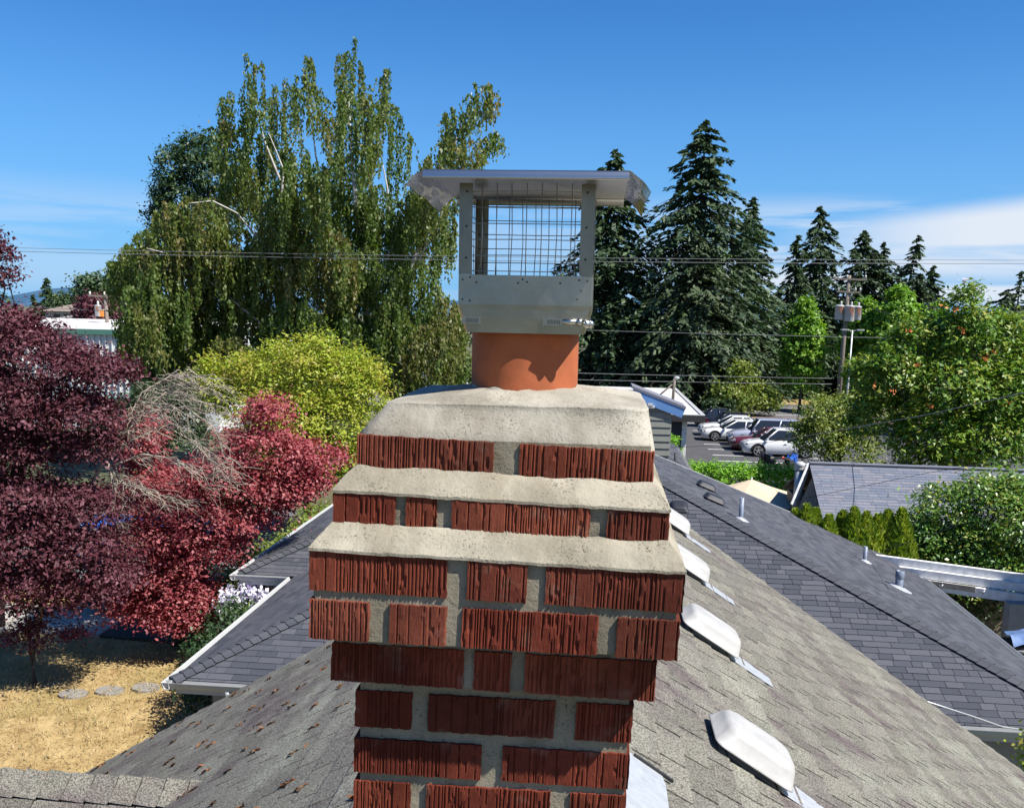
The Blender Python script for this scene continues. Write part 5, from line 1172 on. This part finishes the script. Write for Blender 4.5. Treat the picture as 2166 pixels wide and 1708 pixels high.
for k in range(11):
    u = 1655+k*25+random.uniform(-5, 5); v = (1086, 1078, 1068, 1076, 1090, 1082, 1074, 1084, 1088, 1080, 1076)[k]; Y = 23.6+random.uniform(-.3, .3)
    t_ = q3(u, v, Y); H = t_.z
    ad = ('with a double tip', 'with a thin tip', 'that is the plumpest', 'with a bent tip', 'that is shortest', 'with a blunt tip', 'that is broad shouldered', 'with a sparse tip', 'that is low and round', 'that is narrow', 'next to the camellia')[k]
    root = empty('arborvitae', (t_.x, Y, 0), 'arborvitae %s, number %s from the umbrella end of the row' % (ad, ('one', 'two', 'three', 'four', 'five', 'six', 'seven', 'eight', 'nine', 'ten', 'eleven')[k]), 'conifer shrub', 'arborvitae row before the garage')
    n = 3000; f = rng.random(n)**.8; a = rng.random(n)*6.283; rad = .60*(1-f**2.0)**.8*(.75+.35*rng.random(n))+.02
    P = np.stack([t_.x+rad*np.cos(a), Y+rad*np.sin(a), .3+(H-.3)*f], 1); dd = np.stack([np.cos(a)*.5, np.sin(a)*.5, np.full(n, .9)], 1)+rng.normal(size=(n, 3))*.25
    link('crown', leaves(P, dd, np.stack([np.cos(a), np.sin(a), np.zeros(n)], 1)+rng.normal(size=(n, 3))*.5, .17*(.6+.7*rng.random(n)), .075, .5*(np.sin(a*3+f*14)*.5+.5)+.5*rng.random(n)), LM['arbor'], root)
    MB().tube([(t_.x, Y, 0), (t_.x, Y, H*.7)], [.06, .02], 6).build('trunk', M['bark'], root)
q = q3(2156, 1590, 10.6)
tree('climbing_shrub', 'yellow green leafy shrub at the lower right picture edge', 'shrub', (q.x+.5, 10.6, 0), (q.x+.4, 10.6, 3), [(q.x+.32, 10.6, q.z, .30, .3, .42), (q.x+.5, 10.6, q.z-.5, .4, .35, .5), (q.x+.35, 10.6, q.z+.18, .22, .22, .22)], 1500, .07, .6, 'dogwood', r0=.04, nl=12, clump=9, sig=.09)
# far woods and roofs behind the firs
for u, v, w, h, Y, mt_, lab in ((1640, 778, 44, 14, 130, 'brown_roof', 'low brown roofed house beyond the small street tree'), (1745, 790, 26, 12, 118, 'grey_roof', 'grey roofed house behind the foot of the utility pole'), (1665, 735, 14, 10, 150, 'brown_roof', 'distant brown gable glimpsed between firs left of the oval lime tree')):
    c = q3(u, v, Y); ww_ = w/FPX*Y; hh_ = h/FPX*Y; e = empty('far_house', (c.x, Y, 0), lab, 'house')
    mb = MB(); mb.add([(c.x-ww_, Y, c.z-hh_), (c.x+ww_, Y, c.z-hh_), (c.x+ww_-1, Y+4, c.z+hh_), (c.x-ww_+1, Y+4, c.z+hh_), (c.x-ww_, Y+8, c.z-hh_), (c.x+ww_, Y+8, c.z-hh_)], [(0, 1, 2, 3), (5, 4, 3, 2), (0, 3, 4), (1, 5, 2)]); mb.build('roof', M[mt_], e)
    mb = MB(); mb.box((c.x-ww_+.4, Y+.4, 0), (c.x+ww_-.4, Y+7.6, c.z-hh_-.05)); mb.build('wall', M['beige_wall'], e)
    for k in (-.5, .3): mb = MB(); mb.box((c.x+ww_*k, Y+.36, c.z-hh_-1.6), (c.x+ww_*k+1.2, Y+.39, c.z-hh_-.5)); mb.build('window', M['glass'], e)
bl = []
for k in range(120):
    x = rng.uniform(-150, 190); y = rng.uniform(150, 290); h = rng.uniform(5, 10.5); bl.append((x, y, h*.5, rng.uniform(4, 9), 4, h*.55))
me, cc = crown(bl, 30000, 1.3, .7, clump=40, sig=1.1, shell=.5); tag(link('far_woods', me, LM['far']), kind='stuff')
bl = [(rng.uniform(19, 60), rng.uniform(116, 135), rng.uniform(2, 6), rng.uniform(2, 4.5), 2.5, rng.uniform(2, 4.5)) for k in range(26)]
me, cc = crown(bl, 12000, .7, .6, clump=30, sig=.6, shell=.5); tag(link('understorey_thicket', me, LM['dark_green']), kind='stuff')

# ================================================================== VEGETATION, left
# weeping birch: strands hanging from arching limbs
br = empty('weeping_birch', atZ(800, 900, 0)*0+Vector((q3(700, 900, 45).x, 46, 0)), 'very tall weeping birch with hanging curtains of leaves left of the cap', 'tree')
PL = [(530,118,26,330),(490,205,38,430),(468,262,20,320),(600,180,36,430),(650,102,22,300),(690,190,30,380),(745,92,36,330),(760,190,48,420),(815,148,18,330),(845,235,22,480),(560,300,60,520),(640,330,60,560),(720,330,70,600),(800,400,50,620),(590,420,70,640),(680,480,80,700),(760,520,80,720),(860,430,38,650),(500,330,40,480),
      (1000,165,20,330),(1036,192,16,300),(960,240,34,400),(1046,288,22,350),(985,300,42,420),(930,330,44,480),(900,380,42,560),(940,430,26,620),(880,560,64,760),(945,640,36,800),
      (300,505,44,650),(360,440,58,640),(420,412,66,650),(480,470,76,700),(540,520,70,720),(330,560,76,760),(420,600,86,790),(520,640,90,800),(620,640,90,810),(720,660,90,830),(265,520,24,680),(240,565,16,650),(300,650,50,800),(390,700,60,830),(820,650,80,830),(900,700,66,850),(965,740,44,860),(540,740,80,860),(660,740,90,860),(780,740,80,860),(340,780,50,860),(310,710,40,870),(360,730,60,880),(430,750,60,890),(480,720,60,880),(700,800,60,880),(880,780,50,890),(600,780,60,880)]
def birch():
    Cs = []; Ds = []; rn = []; starts = []
    for pi_, (u, vt, hw_, vb) in enumerate(PL):
        Yp = 45+rng.normal()*2.4; nt_ = max(5, int(hw_*(.46 if vt < 330 else .92))); hue = rng.random()*.35
        for _ in range(nt_):
            a = rng.uniform(-1, 1); tier = rng.random()**1.5*.62
            v0 = vt-14+hw_*1.1*a*a+(vb-vt)*tier; Y = Yp+rng.normal()*.7
            arch = atY(u+a*hw_, v0, Y); Lt = (vb-v0)/FPX*Y*rng.uniform(.45, 1.0); Lt = max(.7, min(Lt, 5.2)); th = rng.uniform(.07, .20); b0 = hue+rng.random()*.4
            lean = rng.normal()*.12
            for _k in range(rng.integers(4, 8)):
                dx, dy = rng.normal()*th*1.2, rng.normal()*th; L = Lt*rng.uniform(.45, 1.0)*max(.35, 1-abs(dx)/1.2)
                m = int(L/.085)+3; t_ = np.linspace(0, 1, m)
                x = arch.x+dx*np.minimum(1, .25+2.2*t_)+lean*t_*L*.5+np.sin(t_*5+dx*9)*.04; y = Y+dy*np.minimum(1, .3+2*t_); z = arch.z+.14*np.sin(np.minimum(t_*6, 3.14))-L*t_-abs(dx)*.5
                P = np.stack([x, y, z], 1)+rng.normal(size=(m, 3))*.045
                Cs.append(P); d = np.tile([0, 0, -1.], (m, 1))+rng.normal(size=(m, 3))*.45; Ds.append(d)
                rn.append(b0+rng.random(m)*.25)
            starts.append(arch)
    P = np.concatenate(Cs); D = np.concatenate(Ds); rr_ = np.concatenate(rn); n = len(P)
    Ls = .185*(.6+.7*rng.random(n))
    return leaves(P, D, rng.normal(size=(n, 3)), Ls, Ls*.55, rr_), starts
me, starts = birch(); link('crown', me, LM['birch'], br)
mb = MB()
def limb(pts, r0, r1, Y0=45, dY=0):
    P = [atY(u, v, Y0+dY*i/(len(pts)-1)) for i, (u, v) in enumerate(pts)]
    # smooth the path
    Q = []
    for i in range(len(P)-1):
        for k in range(3): Q.append(P[i].lerp(P[i+1], k/3))
    Q.append(P[-1]); n = len(Q); mb.tube(Q, [r0+(r1-r0)*i/(n-1) for i in range(n)], 6)
b0 = project((br.location.x, 46, 0))
limb([(b0[0], b0[1]), (770, 860), (778, 700), (765, 560), (752, 430), (742, 300), (738, 215)], .30, .03, 46)
limb([(778, 760), (690, 660), (612, 530), (592, 450), (600, 360), (570, 285)], .18, .02, 45.5, -.5)
limb([(770, 700), (640, 610), (560, 520), (500, 450), (450, 425), (400, 430)], .09, .02, 45.5, -3)
limb([(775, 760), (560, 690), (450, 600), (370, 540), (310, 525)], .08, .02, 45, -3.2)
limb([(775, 740), (840, 620), (888, 520), (905, 440), (950, 330), (985, 250), (998, 195)], .17, .02, 46, .5)
limb([(780, 640), (830, 520), (820, 400), (800, 300)], .10, .015, 45.5, 1)
limb([(766, 600), (700, 470), (668, 330), (655, 215)], .11, .015, 46, 1)
limb([(600, 400), (560, 300), (538, 220)], .08, .012, 45.5, -.5)
limb([(880, 560), (960, 400), (1030, 320)], .08, .012, 46, .4)
limb([(790, 780), (860, 740), (930, 670)], .09, .02, 45, -1)
for i in range(0):
    s = starts[rng.integers(0, len(starts))]; k = starts[rng.integers(0, len(starts))]
    q = s+Vector((rng.normal()*.9, rng.normal()*.6, -.5-rng.random()*.9)); mb.tube([q, q.lerp(s, .55)+Vector((0, 0, .22)), s], [.018, .012, .006], 4)
mb.build('trunk', M['birch_bark'], br)
def bl3(Y, lst): return [(q3(u, v, Y).x, Y+dy, q3(u, v, Y).z, rx/FPX*Y, ry, rz/FPX*Y) for u, v, rx, rz, dy, ry in lst]
tree('dark_conifer', 'dark green bushy conifer half hidden behind the upper left of the birch', 'tree', (q3(410, 600, 52).x, 52.5, 0), (q3(410, 400, 52).x, 52.5, 14),
     bl3(52, [(415, 330, 44, 40, 0, 1.4), (370, 360, 40, 50, 0, 1.4), (450, 380, 46, 60, 0, 1.5), (390, 420, 66, 60, 0, 1.7), (345, 440, 24, 60, 0, 1.2), (440, 470, 60, 60, 0, 1.6), (360, 500, 50, 60, 0, 1.5), (420, 300, 16, 16, 0, .7)]), 16000, .26, .4, 'dark_green', r0=.3, nl=10, clump=26, sig=.26, shell=.6)
tree('dogwood_tree', 'rounded yellow green dogwood between the birch and the red maple', 'tree', (q3(640, 1000, 32).x, 32.5, 0), (q3(640, 850, 32).x, 32.5, 4.5),
     bl3(32, [(650, 775, 80, 50, 0, 1.6), (560, 800, 90, 50, 0, 1.6), (480, 810, 60, 50, .4, 1.4), (720, 800, 76, 60, .2, 1.6), (770, 850, 56, 80, .2, 1.4), (600, 870, 130, 66, -.8, 1.8), (710, 900, 90, 90, -.6, 1.6), (640, 960, 120, 70, -.6, 1.6), (740, 980, 70, 80, -.3, 1.3), (680, 732, 26, 26, 0, .8), (440, 830, 40, 60, 0, 1), (590, 745, 30, 24, 0, .8), (520, 770, 26, 22, 0, .7), (745, 765, 26, 26, 0, .7), (630, 728, 16, 16, 0, .5), (440, 770, 18, 24, 0, .5), (790, 790, 20, 20, 0, .5)]), 34000, .15, .5, 'dogwood', r0=.16, nl=30, clump=34, sig=.24, shell=.45, up=1.3)
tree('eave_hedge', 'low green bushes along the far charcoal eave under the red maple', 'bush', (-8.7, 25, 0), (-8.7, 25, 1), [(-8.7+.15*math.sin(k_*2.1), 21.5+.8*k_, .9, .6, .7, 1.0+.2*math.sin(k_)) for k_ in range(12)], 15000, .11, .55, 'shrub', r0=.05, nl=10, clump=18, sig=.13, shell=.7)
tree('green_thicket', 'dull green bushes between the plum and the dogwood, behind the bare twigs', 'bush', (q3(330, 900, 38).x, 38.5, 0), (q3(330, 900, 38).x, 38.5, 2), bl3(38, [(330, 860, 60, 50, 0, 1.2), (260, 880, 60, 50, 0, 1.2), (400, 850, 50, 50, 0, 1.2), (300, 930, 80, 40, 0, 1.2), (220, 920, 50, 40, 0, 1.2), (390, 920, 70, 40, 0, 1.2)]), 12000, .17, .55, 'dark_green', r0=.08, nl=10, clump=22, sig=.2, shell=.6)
tree('red_maple', 'crimson leaved japanese maple beside the charcoal roof eave', 'tree', (q3(450, 1250, 20.8).x-1.0, 21.0, 0), (q3(450, 1150, 20.8).x-.6, 21.0, 3.0),
     bl3(20.8, [(560, 880, 56, 38, .4, .9), (540, 950, 100, 50, .2, 1.2), (480, 1010, 110, 50, -.2, 1.2), (620, 980, 70, 40, .6, 1.0), (350, 1040, 110, 50, -.2, 1.2), (560, 1040, 110, 42, .4, 1.2), (430, 1090, 150, 50, -.5, 1.4), (540, 1075, 80, 32, .7, 1.0), (340, 1130, 100, 50, -.6, 1.2), (425, 1160, 110, 50, -.4, 1.0), (370, 1200, 110, 50, -.6, 1.2), (405, 1240, 80, 44, -.4, .9), (330, 1260, 90, 40, -.6, 1.0), (410, 1290, 80, 34, -.4, 1.0), (440, 1255, 46, 36, -.8, .6), (380, 1270, 70, 40, -.8, .9), (300, 1240, 70, 36, -.6, .9), (300, 930, 50, 60, 0, 1.0), (670, 985, 34, 18, 1.2, .6), (280, 1000, 60, 40, .6, .9), (250, 1070, 60, 40, .6, .9), (600, 1058, 56, 32, .5, .7), (540, 1108, 46, 34, .3, .7), (648, 1030, 38, 28, .6, .6), (500, 1150, 36, 30, .2, .6), (610, 1010, 50, 30, .5, .8)]), 74000, .095, .62, 'maple', 'dark_bark', r0=.12, nl=30, clump=30, sig=.15, shell=.5, up=1.2)
tree('purple_plum', 'large dark purple leaved plum tree filling the left side', 'tree', (q3(-60, 1300, 19).x-.6, 19.2, 0), (q3(20, 1100, 19).x, 19.2, 4.2),
     bl3(18.2, [(10, 690, 66, 50, 0, 1.1), (70, 740, 90, 60, 0, 1.3), (170, 780, 90, 50, 0, 1.2), (230, 790, 56, 40, 0, 1.0), (60, 850, 130, 70, -.4, 1.4), (180, 880, 90, 60, -.2, 1.2), (40, 950, 120, 66, -.2, 1.3), (190, 950, 66, 46, .2, 1.0), (70, 1050, 140, 60, -.5, 1.4), (180, 1080, 90, 60, -.2, 1.2), (70, 1130, 150, 66, -.6, 1.4), (190, 1160, 100, 50, -.3, 1.2), (110, 1220, 140, 40, -.5, 1.2), (250, 1220, 66, 40, -.2, .9), (-40, 900, 90, 200, 0, 1.5), (30, 1220, 90, 40, -.2, 1.1), (200, 1250, 60, 26, -.2, .8)]), 85000, .095, .55, 'plum', 'dark_bark', r0=.16, nl=34, clump=26, sig=.14, shell=.45)
b_ = atZ(74, 1448, 0)
tree('young_plum', 'thin young purple plum with a slender bare trunk on the dry lawn', 'tree', (b_.x, b_.y, 0), (b_.x-.15, b_.y, 1.9),
     bl3(b_.y, [(70, 1330, 60, 22, 0, .6), (30, 1345, 56, 16, 0, .6), (140, 1345, 60, 14, 0, .6), (90, 1290, 70, 40, .2, .7), (190, 1330, 40, 10, 0, .4), (110, 1250, 60, 30, .2, .6), (40, 1285, 40, 20, 0, .5), (70, 1365, 24, 10, 0, .3)]), 4200, .085, .55, 'plum', 'dark_bark', r0=.035, nl=16, clump=14, sig=.10, shell=.4)
# bleached dead limbs arching over the maple
dt = empty('dead_tree', (q3(40, 1100, 19.5).x, 19.6, 0), 'leafless tree with pale bleached twigs arching between plum and maple', 'tree'); mb = MB()
base = Vector((q3(40, 1100, 19.5).x, 19.6, 0)); fork = q3(222, 968, 18.7)
mb.tube([base, base.lerp(fork, .5)+Vector((-.3, 0, 0)), fork], [.07, .055, .04], 7)
def twigs(path, r0, nsub, ln, drop, n2=3):
    P = [q3(u, v, 18.6+.1*i) for i, (u, v) in enumerate(path)]; Q = []
    for i in range(len(P)-1):
        for k in range(3): Q.append(P[i].lerp(P[i+1], k/3))
    Q.append(P[-1]); n = len(Q); mb.tube(Q, [r0*(1-.85*i/(n-1)) for i in range(n)], 5)
    for _ in range(nsub):
        i = int(rng.integers(1, n-1)); s = Q[i]; d = (Q[min(i+2, n-1)]-s).normalized()
        L = ln*rng.uniform(.5, 1.2); e1 = s+d*L*.5+Vector((rng.normal()*.18*L, rng.normal()*.2*L, rng.normal()*.16*L+.06)); e2 = e1+d*L*.45+Vector((rng.normal()*.15*L, rng.normal()*.15*L, -drop*L*rng.uniform(.3, 1)))
        mb.tube([s, e1, e2], [.008, .006, .003], 4)
        for _ in range(n2):
            f = rng.random(); s2 = s.lerp(e1, f) if rng.random() < .5 else e1.lerp(e2, f); e3 = s2+Vector((rng.normal()*.28*L+.12, rng.normal()*.2*L, rng.normal()*.14*L-drop*.30*L)); mb.tube([s2, s2.lerp(e3, .5)+Vector((0, 0, .03)), e3], [.0055, .0045, .0025], 4)
for path in (((222, 968), (262, 905), (310, 850), (370, 810), (440, 822)), ((235, 950), (290, 880), (350, 830), (430, 850), (470, 880)), ((250, 930), (310, 870), (390, 860), (450, 900), (470, 950)), ((222, 968), (280, 930), (350, 900), (420, 940), (455, 990)),
             ((240, 985), (300, 960), (370, 970), (430, 1010), (460, 1010)), ((225, 975), (255, 1020), (300, 1035), (350, 1060), (420, 1070)), ((230, 985), (245, 1040), (240, 1085), (255, 1120)), ((262, 905), (300, 830), (360, 795), (410, 800))):
    twigs(path, .026, 30, .75, .55, 4)
for path in (((20, 935), (80, 915), (110, 880), (100, 850)), ((110, 880), (150, 920), (200, 950), (240, 935)), ((110, 885), (150, 940), (190, 985)), ((150, 915), (190, 900), (235, 905)), ((30, 910), (70, 905), (108, 882)), ((112, 880), (140, 860), (150, 850))):
    twigs(path, .022, 4, .5, .3, 1)
mb.build('bare_limbs', M['dead_wood'], dt)
# conifer and purple branch cut by the left edge
q = q3(-40, 440, 26); e = conifer('olive conifer cut by the left picture edge above the plum', (q.x-.6, 26, 0), q.z+1.2, 2.1, 120, 'conifer_olive', seed=31, per=44, sz=.22, droop=.45, bare=.3)
tree('plum_branch_tree', 'upper purple plum bough entering at the left edge', 'tree', (q3(-60, 900, 21).x, 21.5, 0), (q3(-40, 620, 21).x, 21.5, 7.0), bl3(21, [(0, 545, 26, 34, 0, .5), (-20, 590, 44, 30, 0, .6), (30, 585, 14, 12, 0, .3), (-30, 520, 30, 50, 0, .6)]), 2600, .1, .55, 'plum', 'dark_bark', r0=.12, nl=10, clump=14, sig=.12)
# flowering baskets, ferns and shrubs by the eave
q = q3(522, 1272, 19.3)
tree('flower_basket', 'mass of white and violet petunias hanging by the charcoal eave', 'flowers', (q.x-.9, 19.3, 0), (q.x-.9, 19.3, 1.4), [(q.x-.12, 19.3, q.z+.05, .42, .3, .26), (q.x-.3, 19.2, q.z-.1, .3, .3, .3), (q.x+.12, 19.4, q.z+.12, .26, .25, .16)], 900, .085, .95, 'petal', r0=.04, nl=3, clump=4, sig=.09, shell=.8, up=.3)
tree('flower_foliage', 'green leaves spilling under the white petunias by the eave', 'plant', (q.x-.8, 19.25, 0), (q.x-.8, 19.25, 1.2), [(q.x-.18, 19.25, q.z-.12, .34, .3, .24)], 1400, .07, .55, 'camellia', r0=.03, nl=3, clump=12, sig=.08)
p = q3(410, 1330, 20.6)
p2 = atY(480, 1340, 17.6)
tree('shade_filler_shrub', 'tall dark shrub tight against the charcoal eave in shade', 'shrub', (p2.x-.2, 17.6, 0), (p2.x-.2, 17.6, 1.2), [(p2.x-.25, 17.4, 1.0, .55, .9, .75), (p2.x-.3, 18.8, 1.2, .55, .8, .8), (p2.x-.1, 16.4, .7, .4, .6, .6)], 5200, .09, .55, 'dark_green', r0=.05, nl=8, clump=14, sig=.12)  # shrub added to make the shaded area by the eave dark
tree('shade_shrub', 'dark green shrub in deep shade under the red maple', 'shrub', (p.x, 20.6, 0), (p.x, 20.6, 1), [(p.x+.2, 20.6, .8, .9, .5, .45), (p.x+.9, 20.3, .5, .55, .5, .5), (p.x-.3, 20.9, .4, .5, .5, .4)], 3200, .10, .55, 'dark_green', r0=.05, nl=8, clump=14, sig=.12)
p = atZ(455, 1478, 0); P = []; D = []
fe = empty('fern', (-7.3, 13.4, 0), 'browning sword fern under the near white gutter', 'plant')
for k in range(26):
    a = rng.random()*6.283; L = rng.uniform(.5, .95)
    for t_ in np.linspace(.1, 1, 26):
        for s in (-1, 1): P.append((-7.0+math.cos(a)*L*t_-s*math.sin(a)*.06*(1-t_), 13.55+math.sin(a)*L*t_+s*math.cos(a)*.06*(1-t_), .75+L*.75*t_-L*.85*t_*t_)); D.append((-s*math.sin(a)+math.cos(a)*.4, s*math.cos(a)+math.sin(a)*.4, -.2))
P = np.array(P); D = np.array(D); n = len(P); link('fronds', leaves(P, D, np.tile([0, 0, 1.], (n, 1)), .12*(.5+rng.random(n)*.6), .026, rng.random(n)), LM['fern'], fe)
# stepping stones
for k, (u, v) in enumerate(((154, 1468), (231, 1461), (308, 1454), (378, 1450))):
    c = atZ(u, v, .02); e = tag(MB().loft([[(c.x+.30*r_*math.cos(t_)*(1+.06*math.sin(3*t_+k)), c.y+.24*r_*math.sin(t_)*(1+.06*math.cos(2*t_+k)), z_) for t_ in np.linspace(0, 6.283, 17)[:-1]] for r_, z_ in ((1, -.02), (1, .052), (.94, .060))]).build('stepping_stone', M['kerb']), ('leftmost grey stepping stone, nearest the young plum trunk', 'second grey stepping stone from the young plum', 'third grey stepping stone from the young plum', 'grey stepping stone nearest the white gutter corner')[k], 'stepping stone', 'stepping stones in the dry lawn')
# dry grass blades on the lawn
n = 26000; P = np.stack([rng.uniform(-22, -6.0, n), rng.uniform(10, 21, n), np.full(n, .085)], 1); D = np.tile([0, 0, .8], (n, 1))+rng.normal(size=(n, 3))*.55
tag(link('grass', leaves(P, D, rng.normal(size=(n, 3)), .10*(.5+rng.random(n)), .018, rng.random(n)), LM['grass']), kind='stuff')

# ================================================================== LEFT BACKGROUND
wb_ = empty('white_metal_building', (-33, 60, 0), 'long white ribbed metal building with green roof trim on the left', 'building')
a = q3(60, 694, 60); b2 = q3(300, 700, 60); zt_ = b2.z
mb = MB(); mb.box((a.x-12, 60.1, 0), (b2.x+5, 76, zt_-.25))
mb.build('wall', M['white_metal'], wb_)
for k in range(34):
    x = a.x-4+k*.42; MB().box((x, 60.0, 0), (x+.07, 60.095, zt_-.26)).build('wall_rib', M['white_metal'], wb_)
mb = MB(); mb.beam((a.x-12, 59.95, zt_-.12), (b2.x+5.2, 59.95, zt_-.12), .16, .34); mb.build('green_trim', M['green_trim'], wb_)
mb = MB(); mb.add([(a.x-12, 60, zt_+.05), (b2.x+5.1, 60, zt_+.05), (b2.x+5.1, 76, zt_+.5), (a.x-12, 76, zt_+.5)], [(0, 1, 2, 3)]); mb.build('roof', M['white_roof'], wb_)
for u0, u1, vt, vb, Y, wm_, rm, lab in ((110, 205, 668, 700, 95, 'beige_wall', 'grey_roof', 'long low beige building behind the white metal one'), (95, 152, 650, 668, 130, 'beige_wall', 'brown_roof', 'distant house with pale brown roof under the rounded far tree'), (200, 250, 660, 690, 110, 'beige_wall', 'grey_roof', 'distant grey roofed house behind the dark purple far tree')):
    A_, B_ = q3(u0, vt, Y), q3(u1, vt, Y); zz_ = A_.z; e = empty('far_building', (A_.x, Y, 0), lab, 'building')
    mb = MB(); mb.box((A_.x, Y, 0), (B_.x, Y+10, zz_-.5)); mb.build('wall', M[wm_], e)
    mb = MB(); hh_ = .5; mb.add([(A_.x-.5, Y-.5, zz_-.48), (B_.x+.5, Y-.5, zz_-.48), (B_.x-1, Y+5, zz_+hh_), (A_.x+1, Y+5, zz_+hh_), (A_.x-.5, Y+10.5, zz_-.48), (B_.x+.5, Y+10.5, zz_-.48)], [(0, 1, 2, 3), (5, 4, 3, 2), (0, 3, 4), (1, 5, 2)]); mb.build('roof', M[rm], e)
    for k in (.3, .7): x = A_.x+(B_.x-A_.x)*k; MB().box((x, Y-.04, zz_-1.9), (x+1.0, Y-.01, zz_-.9)).build('window', M['glass'], e)
q = q3(98, 588, 150); conifer('small pointed fir on the left skyline before the blue hills', (q.x, 150, 0), q.z, 3.6, 130, 'conifer', seed=41, per=26, sz=.9)
q = q3(70, 622, 180); conifer('tiny dark fir at the far left skyline', (q.x, 180, 0), q.z, 2.4, 70, 'conifer', seed=42, per=20, sz=.9)
def far_tree(lab, Y, lst, n, sz, leaf, **k): c = bl3(Y, lst); return tree('far_tree', lab, 'tree', (c[0][0], Y, 0), (c[0][0], Y, c[0][2]), c, n, sz, .65, leaf, r0=.25, nl=8, clump=24, **k)
far_tree('rounded dark green tree left of the far purple tree', 140, [(137, 648, 28, 24, 0, 3), (120, 660, 22, 16, 0, 2.5), (152, 662, 18, 16, 0, 2.5)], 3600, .6, 'far', sig=.6)
far_tree('taller broad green tree on the skyline beside the birch', 120, [(200, 605, 30, 20, 0, 3), (180, 625, 20, 26, 0, 2.5), (225, 625, 26, 26, 0, 3), (205, 640, 34, 22, 0, 3), (250, 640, 30, 26, 0, 3)], 5200, .55, 'far', sig=.6)
far_tree('dark purple tree behind the far left utility pole', 88, [(205, 645, 34, 20, 0, 2.2), (185, 668, 30, 24, 0, 2), (230, 668, 34, 24, 0, 2.2), (205, 685, 46, 20, 0, 2.2)], 6500, .34, 'plum', sig=.36)
bl = [(rng.uniform(-150, -45), rng.uniform(170, 260), 3.0, rng.uniform(4, 9), 4, rng.uniform(2.5, 4.4)) for k in range(34)]
me, cc = crown(bl, 6000, 1.2, .7, clump=40, sig=1.0); tag(link('far_treeline', me, LM['far']), kind='stuff')
q = q3(143, 902-0, 30) if False else q3(238, 843, 24)
e = tag(MB().grid(lambda a, b: Vector((q.x-.09+.2*a, q.y+.02*math.sin(6*a), q.z-.05+.1*b)), 6, 3).build('teal_tag', M['teal']), 'tiny teal scrap showing among the purple plum leaves', 'scrap')
